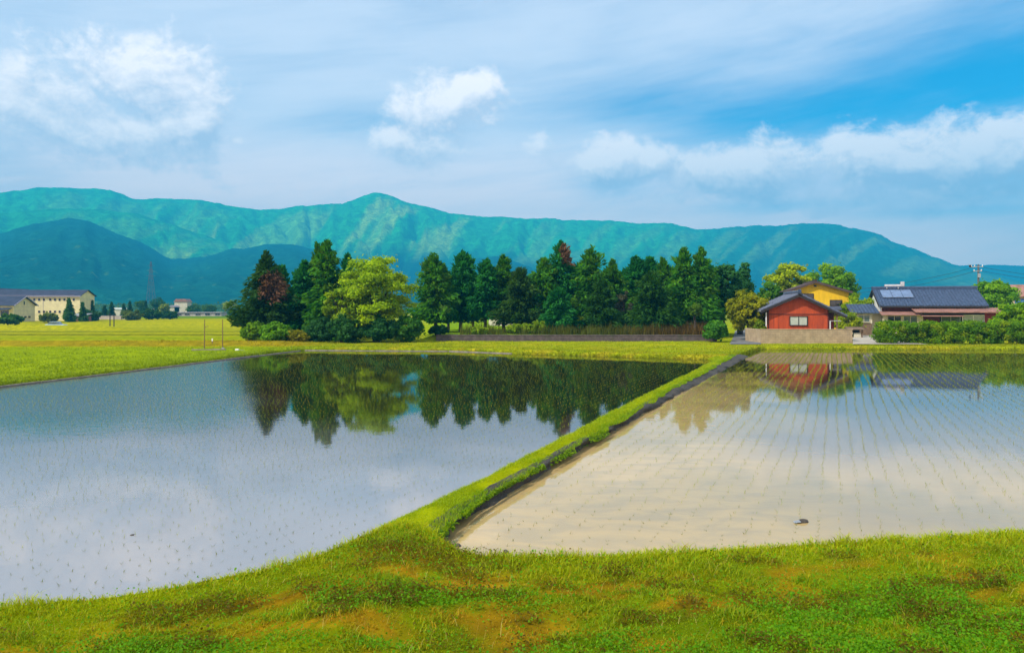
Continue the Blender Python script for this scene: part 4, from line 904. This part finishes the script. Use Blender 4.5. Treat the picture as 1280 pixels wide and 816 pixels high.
# brown roofed house at the right edge
d_ = 105.; t = thing('brown_roofed_house', 'brown roofed house with a blue sheet at the right edge behind trees', 'house', (X(1288, d_), d_, .1), R(-18))
MB().box(-2.6, 4, 0, 5, 0, 4.6).build('wall', M['beige'], t); slab(slab(MB(), (-.5, 4.6), (2.5, 6.3), -3, 4.4, .1, 'x'), (5.5, 4.6), (2.5, 6.3), -3, 4.4, .1, 'x').build('roof', M['rust_roof'], t)
MB().box(-1.9, .8, -.12, -.01, 3.4, 4.3).build('blue_sheet', surf('blue_tarpaulin', (.02, .10, .42), .5, 3, .2, .2), t); window(t, 1.5, 2.6, 3, 4, 0, M['glass'], M['dark'], 2)

# ------------------------------------------------------------------ hedge
d_ = 58.3; g2 = np.random.default_rng(21); hx0, hx1 = X(1094, d_), X(1094, d_) + 19
t = thing('clipped_hedge', 'long rounded green hedge in front of the blue roofed house', 'hedge', (hx0, d_, .22))
nC = 620; C = np.stack([g2.uniform(.5, 18.6, nC), g2.uniform(0, 1.5, nC), g2.uniform(.2, 1.75, nC)], 1); C[:, 2] = np.minimum(C[:, 2], 1.62 + .25 * (fbm(C[:, 0] * .6, C[:, 0] * 0, 3, 4) - .5)); C[:, 0] = np.where(C[:, 0] < 1.2, C[:, 0] + .25 * np.abs(C[:, 2] - .8), C[:, 0])
RAD = g2.uniform(.24, .44, nC); P_, N_, idx = clump_leaves(C, RAD, np.full(nC, 95), g2, .85, .3); P_[:, 2] = np.maximum(P_[:, 2], .02)
leaf_obj('foliage', cards(P_, N_, .075, g2), tone(idx, nC, (.045, .14, .003), (.20, .36, .006), g2, (.33, .39, .006)), t)
m_ = MB()
for i in range(30): xx = .5 + i * .62; m_.tube([(xx, .7, -.05), (xx + random.uniform(-.1, .1), .7 + random.uniform(-.2, .2), 1.1)], [.035, .012], 5)
m_.build('stems', M['bark'], t)['kind'] = 'stuff'

# ------------------------------------------------------------------ poles and cables
d_ = 95.; t = thing('utility_pole', 'concrete power pole with crossarms behind the blue roofed house', 'utility pole', (X(1223, d_), d_, .1), R(-20))
MB().tube([(0, 0, 0), (0, 0, 8.6)], [.17, .11], 10).build('pole', M['pole'], t)
for zz, w_ in ((8.25, .85), (7.7, .6)): MB().box(-w_, w_ * .6, -.16, -.08, zz, zz + .09).build('crossarm', M['steel'], t)
for xx, zz in ((-.8, 8.34), (-.45, 8.34), (.42, 8.34), (-.5, 7.79), (.3, 7.79)): MB().tube([(xx, -.12, zz), (xx, -.12, zz + .1), (xx, -.12, zz + .17)], [.04, .07, .03], 6).build('insulator', M['white'], t)
MB().tube([(-.95, -.1, 8.25), (-.95, -.1, 8.55)], .14, 8).build('switch_box', M['dark'], t); MB().box(-.12, .2, -.34, -.17, 6.9, 7.4).build('transformer_box', M['steel'], t, .02)
def cable(a, b, sag, label, r_=.02):
    a, b = Vector(a), Vector(b); pts = [a.lerp(b, i / 20) - Vector((0, 0, sag * 4 * (i / 20) * (1 - i / 20))) for i in range(21)]
    m_ = MB().tube([p - a for p in pts], r_, 5); o = m_.build('power_cable', M['wire']); o.location = a; tag(o, label, 'cable', 'power cables')
pt = (X(1222, d_), d_ - .1, Z(333, d_))
cable(pt, (X(1040, 112), 112, Z(364, 112)), .55, 'upper dark cable sagging left from the pole across the mountain'); cable((pt[0], pt[1], pt[2] - .5), (X(1040, 112), 112, Z(367, 112)), .75, 'lower dark cable sagging left from the pole behind the blue roof')
cable(pt, (X(1420, 90), 90, Z(352, 90)), .5, 'upper dark cable running right from the pole'); cable((pt[0], pt[1], pt[2] - .5), (X(1420, 90), 90, Z(357, 90)), .5, 'lower dark cable running right from the pole')
# two field posts with their sluice slab
for px, lab in ((255.5, 'left of two thin dark posts standing in the left field'), (278.3, 'right of two thin dark posts standing in the left field')):
    d_ = 53.5; t = thing('field_post', lab, 'post', (X(px, d_), d_, .1), 0, 'thin posts in the left field')
    MB().tube([(0, 0, -.1), (.02 if px < 260 else 0, 0, 2.1)], [.035, .028], 7).build('post', M['wood'], t); MB().tube([(.02 if px < 260 else 0, 0, 2.1), (.02 if px < 260 else 0, 0, 2.14)], .035, 7).build('cap', M['dark'], t)
    if px < 260: MB().tube([(0, 0, 1.62), (.32, 0, 1.69)], .018, 5).build('arm', M['wood'], t)
x0, y0 = W(261, 437.4, .17); t = thing('sluice_slab', 'pale concrete slab lying in the grass below the two thin posts', 'slab', (x0, y0, .12), .05)
MB().box(-1.15, .2, -.12, .12, 0, .10).box(.21, 1.15, -.12, .13, 0, .12).build('slab', M['concrete'], t, .01); MB().box(.9, 1.05, -.05, .05, .12, .22).build('lifting_lug', M['steel'], t)
x0, y0 = W(296.5, 437.6, .17); t = thing('white_stone', 'small white block in the grass right of the two posts', 'stone', (x0, y0, .12)); MB().box(-.13, .13, -.08, .08, 0, .14).build('block', M['white'], t, .03); MB().box(.14, .5, -.04, .04, 0, .05).build('pipe', M['steel'], t)
x0, y0 = X(265.5, 57.6), 57.6; t = thing('marker_stake', 'short white marker stake on the bund between the two posts', 'stake', (x0, y0, .35)); MB().box(-.03, .03, -.02, .02, 0, .36).build('stake', M['wood'], t); MB().box(-.05, .05, -.03, -.021, .18, .38).build('plate', M['white'], t)

# ------------------------------------------------------------------ buildings at the left
def gable_x(name, label, d0, px_r, depth, z_e, z_r, zb, length, mw, mr, over=.4):
    """ridge along x, right gable end near px_r; returns thing with origin at the front right corner"""
    t = thing(name, label, 'building', (X(px_r, d0), d0, zb)); he, hr = z_e - zb, z_r - zb
    MB().prism([(0, 0), (depth, 0), (depth, he), (depth / 2, hr - .12), (0, he)], -length, 0, 'x').build('wall', mw, t); k_ = (hr - he) / (depth / 2)
    slab(slab(MB(), (-over, he - over * k_), (depth / 2, hr), -length - .3, over, .12, 'x'), (depth + over, he - over * k_), (depth / 2, hr), -length - .3, over, .12, 'x').build('roof', mr, t)
    return t, he, hr
t, he, hr = gable_x('long_hall', 'long pale ochre hall with two rows of small square windows and slate roof', 180, 100, 6.2, 6.15, 7.5, -.1, 22, M['hall_wall'], M['hall_roof'])
MB().box(-22.3, .42, -.46, -.405, he - .32, he - .08).build('gutter', M['hall_trim'], t); MB().box(-20, -1.2, -.25, .3, he + .06, he + .10).build('snow_guard', M['hall_trim'], t)
for k_, px in enumerate((43, 49, 55, 62.8, 68.8, 74.6, 80.6, 92.2)):
    for zz in (5.05, 2.1):
        if px == 43 and zz < 3: continue
        xx = X(px, 180) - X(100, 180); window(t, xx - .22, xx + .22, zz - .02, zz + .44, 0, M['glass_dark'], M['hall_trim'], 1, .05, .05)
MB().box(-9.0, -8.92, -.03, -.003, 0, he).build('wall_joint', M['hall_trim'], t); MB().box(.004, .03, 1.0, 5.2, 5.3, 5.36).build('gable_band', M['hall_trim'], t)
t, he, hr = gable_x('gable_house', 'smaller pale gabled building in front of the long hall', 166, 17, 7.4, 3.86, 5.75, -.1, 17, M['hall_wall'], M['hall_roof'], .5)
k_ = (hr - he) / 3.7
MB().prism([(-.55, he - .55 * k_ - .08), (3.7, hr - .08), (3.7, hr + .14), (-.55, he - .55 * k_ + .14)], .505, .6, 'x').prism([(7.95, he - .55 * k_ - .08), (3.7, hr - .08), (3.7, hr + .14), (7.95, he - .55 * k_ + .14)], .506, .6, 'x').build('barge_board', M['hall_trim'], t)
MB().box(.004, .05, 3.4, 3.75, 3.95, 4.75).build('gable_vent', M['glass_dark'], t)
for yy in (2.2, 3.6, 5.0): MB().box(.004, .06, yy, yy + .8, .95, 1.35).build('window', M['glass_dark'], t)
for zz in (1.7, 2.6, 3.5): MB().box(.004, .02, .05, 7.3, zz, zz + .03).build('cladding_band', M['hall_trim'], t)
window(t, -2.9, -1.1, 1.5, 2.6, 0, M['glass_dark'], M['hall_trim'], 2); slab(MB(), (-1.2, 2.8), (-.02, 3.15), -16, -.3, .1, 'x').build('awning', M['hall_roof'], t)
d_ = 200.; t = thing('cream_gable_hall', 'cream gable end with a dark roof behind the long hall at the left edge', 'building', (X(-4, d_), d_, -1.1))
MB().prism([(-6, 0), (5, 0), (5, 6.4), (-.6, 9.2), (-6, 6.6)], 0, 14, 'y').build('wall', M['cream'], t); slab(slab(MB(), (-6.6, 6.4), (-.6, 9.4), -.6, 14, .2), (6.2, 6.1), (-.6, 9.4), -.6, 14, .2).build('roof', M['hall_roof'], t)
# sheds and wall by the hall
d_ = 172.; t = thing('red_shed', 'low reddish shed with a grey roof right of the long hall', 'shed', (X(95.5, d_), d_, 0)); MB().box(-1.7, 1.75, 0, 3, 0, 1.2).build('wall', M['brick_red'], t); slab(MB(), (-.3, 1.2), (3.2, 1.75), -1.9, 1.95, .1, 'x').build('roof', M['steel'], t)
d_ = 200.; t = thing('boundary_wall', 'long pale pink boundary wall right of the long hall', 'wall', (X(130, d_), d_, -.1)); MB().box(-5.4, 5.6, 0, .3, 0, 1.05).build('wall', M['pink_wall'], t); MB().box(-5.45, 5.65, -.04, .34, 1.052, 1.15).build('coping', M['hall_trim'], t)
d_ = 285.; t = thing('white_depot', 'long low white building with dark windows beyond the left field', 'building', (X(248, d_), d_, -.2))
MB().box(-8.8, 8.8, 0, 6, 0, 1.5).build('wall', M['pink_wall'], t); MB().box(-9.1, 9.1, -.4, 6.4, 1.502, 1.75).build('roof', M['hall_trim'], t)
for px in (224, 234, 247.5, 259.5, 272): xx = X(px, 285) - X(248, 285); window(t, xx - .9, xx + .9, .6, 1.15, 0, M['glass_dark'], M['hall_trim'], 2, .08, .08)
for px, py, w_, h_, lab, mr in ((226, 376, 5.2, 2.6, 'small beige house with a pinkish roof among the far trees', M['rust_roof']), (218, 383, 4, 1.6, 'tiny pale house left of the pinkish roofed house', M['hall_trim']), (147, 386, 3.6, 1.6, 'tiny white house beyond the pink wall', M['white']), (193, 386.5, 2.4, 1.2, 'tiny white hut among far bushes', M['white'])):
    d_ = 300.; t = thing('far_house', lab, 'house', (X(px, d_), d_, -.1)); zt = Z(py, d_) + .1 + h_ * .3
    MB().box(-w_ / 2, w_ / 2, 0, 4, 0, zt - h_ * .45).build('wall', M['cream'], t); MB().prism([(-w_ / 2 - .3, zt - h_ * .45), (w_ / 2 + .3, zt - h_ * .45), (w_ * .35, zt), (-w_ * .35, zt)], -.3, 4.3, 'y').build('roof', mr, t)
# car on the far farm road
d_ = 150.; t = thing('parked_car', 'silver blue car parked on the field track below the long hall', 'car', (X(67.5, d_), d_, -1.12))
body = [(-1.9, .28), (1.9, .28), (1.95, .55), (1.85, .8), (1.1, .92), (-1.6, .95), (-1.9, .85), (-1.97, .5)]
MB().prism(body, 0, 1.6, 'y').build('body', M['car'], t, .06); MB().prism([(-1.45, .95), (1.0, .92), (.45, 1.4), (-1.0, 1.42)], .12, 1.48, 'y').build('cabin', M['glass'], t, .05); MB().prism([(-1.05, 1.40), (.5, 1.38), (.4, 1.47), (-.9, 1.48)], .14, 1.46, 'y').build('roof', M['car'], t)
for xx in (-1.2, 1.2):
    for yy in (-.02, 1.4):
        w_ = MB().tube([(xx, yy, .32), (xx, yy + .22, .32)], .32, 14).build('wheel', M['rubber'], t); MB().tube([(xx, yy - .012, .32), (xx, yy + .232, .32)], .18, 10).build('rim', M['steel'], w_)
for px, py, lab in ((137.5, 391, 'left dark utility post in front of the pink boundary wall'), (142.5, 392, 'right dark utility post in front of the pink boundary wall')):
    d_ = 150.; t = thing('far_post', lab, 'post', (X(px, d_), d_, -1.1), 0, 'dark posts by the pink wall'); MB().tube([(0, 0, 0), (0, 0, Z(py, d_) + 1.1)], [.12, .09], 6).build('post', M['dark'], t); MB().box(-.35, .35, -.05, .05, Z(py, d_) + .7, Z(py, d_) + .78).build('crossarm', M['dark'], t)
# pylon
d_ = 620.; t = thing('lattice_pylon', 'thin lattice power pylon standing before the dark foothill', 'pylon', (X(188.7, d_), d_, -1)); ht = Z(327, d_) + 1; m_ = MB()
def leg_at(sx, sy, f_): w_ = 3.2 * (1 - f_) ** 1.1 + .35; return (sx * w_, sy * w_, ht * f_)
for sx, sy in ((1, 1), (1, -1), (-1, 1), (-1, -1)): MB().tube([leg_at(sx, sy, i / 8) for i in range(9)], .16, 4).build('leg', M['pole'], t)
for i in range(8):
    for (a, b) in (((1, -1), (-1, -1)), ((-1, -1), (-1, 1)), ((1, 1), (-1, 1)), ((1, 1), (1, -1))): m_.tube([leg_at(*a, i / 8), leg_at(*b, (i + 1) / 8)], .09, 3); m_.tube([leg_at(*b, i / 8), leg_at(*a, (i + 1) / 8)], .09, 3)
m_.build('lattice_brace', M['pole'], t)
for f_, w_ in ((.72, 4.2), (.82, 3.6), (.92, 3.0)): MB().tube([(-w_, 0, ht * f_), (0, 0, ht * f_ + .5), (w_, 0, ht * f_)], [.08, .2, .08], 4).build('crossarm', M['pole'], t)

# small trees by the hall and along the far edge of the plain
FAR1, FAR2, FAR3 = ((.03, .10, .012), (.09, .20, .02)), ((.018, .07, .014), (.05, .13, .02)), ((.15, .21, .012), (.34, .38, .02))
for i, (px, top, hw, d_, lab) in enumerate([(87.5, 373, 6.8, 168, 'largest small pointed conifer in front of the long hall'), (103.5, 378, 4, 172, 'small pointed conifer at the corner of the long hall'), (114.5, 376, 3.6, 185, 'slim pointed conifer right of the long hall gable'), (140, 378, 4.5, 225, 'dark pointed tree above the pink boundary wall'),
                                            (155, 380, 3.5, 240, 'left of two small dark conifers right of the pink wall'), (162.5, 377, 3.5, 240, 'right of two small dark conifers right of the pink wall'), (182, 376, 5, 260, 'pointed teal tree left of the pylon foot'), (131, 382, 3.5, 230, 'short pointed tree behind the hedge bushes')]):
    conifer(px, top, d_, hw, lab, seed=150 + i, colors=FAR1 if i < 3 else FAR2, leaves=2000, low=.02, power=.95, group='small far conifers at the left', card=.28, z0=0)
for i, (px, top, hw, bot, d_, lab, c_) in enumerate([(60, 391, 13, 400, 165, 'olive bush row below the hall windows', ((.08, .12, .01), (.18, .22, .02))), (10, 392, 18, 403, 140, 'broad green bush below the gabled building', FAR1), (112, 386, 16, 395, 178, 'dark rounded hedge bush right of the long hall', FAR2), (165, 387, 15, 402, 190, 'olive bush right of the pink boundary wall', ((.07, .11, .01), (.16, .20, .02))),
                                                     (190, 386, 16, 401, 200, 'dark green bush in the middle of the far bushes', FAR2), (212, 388, 11, 400, 205, 'dark bush left of the white depot', FAR2), (175, 372, 8, 392, 280, 'pale teal tree behind the far bushes', FAR1), (198, 371, 12, 390, 290, 'rounded green tree behind the far bushes', FAR2), (243, 378, 9, 391, 300, 'light green tree behind the left part of the white depot', FAR1),
                                                     (262, 380, 10, 392, 300, 'green tree behind the middle of the white depot', FAR1), (287, 374, 10, 388, 300, 'bright yellow green tree right of the white depot', FAR3), (294, 384, 12, 398, 270, 'dark tree at the foot of the bright yellow green tree', FAR2), (313, 382, 12, 398, 270, 'dark tree behind the leftmost big conifer', FAR2), (205, 379, 7, 390, 260, 'small yellow green tree left of the pinkish roofed house', FAR3)]):
    broadleaf(px, top, d_, hw, 600 if d_ < 250 else bot + 4, lab, c_, z0=-.05, seed=170 + i, leaves=2200, clumps=60, cr=.26, card=.28, group='far trees and bushes at the left', trunk_r=.10)
g3 = np.random.default_rng(31); n = 26000; px = g3.uniform(-300, 1500, n); d_ = g3.uniform(420, 640, n); hgt = 3 + 7 * fbm(px * .03, d_ * .01, 4, 15)
P_ = np.stack([X(px, d_), d_, -1.2 + hgt * g3.random(n) ** .6], 1); Q = cards(P_, np.tile([0, -.4, 1.], (n, 1)), .9, g3, .7)
o = leaf_obj('far_woods', Q, lerp((.012, .06, .015), (.09, .17, .02), fbm(px * .06, d_ * .02, 3, 16) * .7 + g3.random(n) * .3), None); tag(o, 'low woods along the far edge of the plain below the foothills', 'woods', None, 'stuff')
# ------------------------------------------------------------------ haze
mh = bpy.data.materials.new('haze_air'); mh.use_nodes = True; mh.node_tree.nodes.clear(); k = NT(mh.node_tree)
v_ = k.n('ShaderNodeVolumePrincipled'); v_.inputs['Color'].default_value = (*HAZE_COLOR, 1); v_.inputs['Density'].default_value = HAZE_DENSITY
k.put(k.n('ShaderNodeOutputMaterial').inputs['Volume'], v_.outputs[0])
hz_ = MB().box(-5200, 5200, -400, 4150, -14, 545).build('haze', mh); tag(hz_, 'thin blue air softening the distant mountains', 'haze', None, 'stuff')
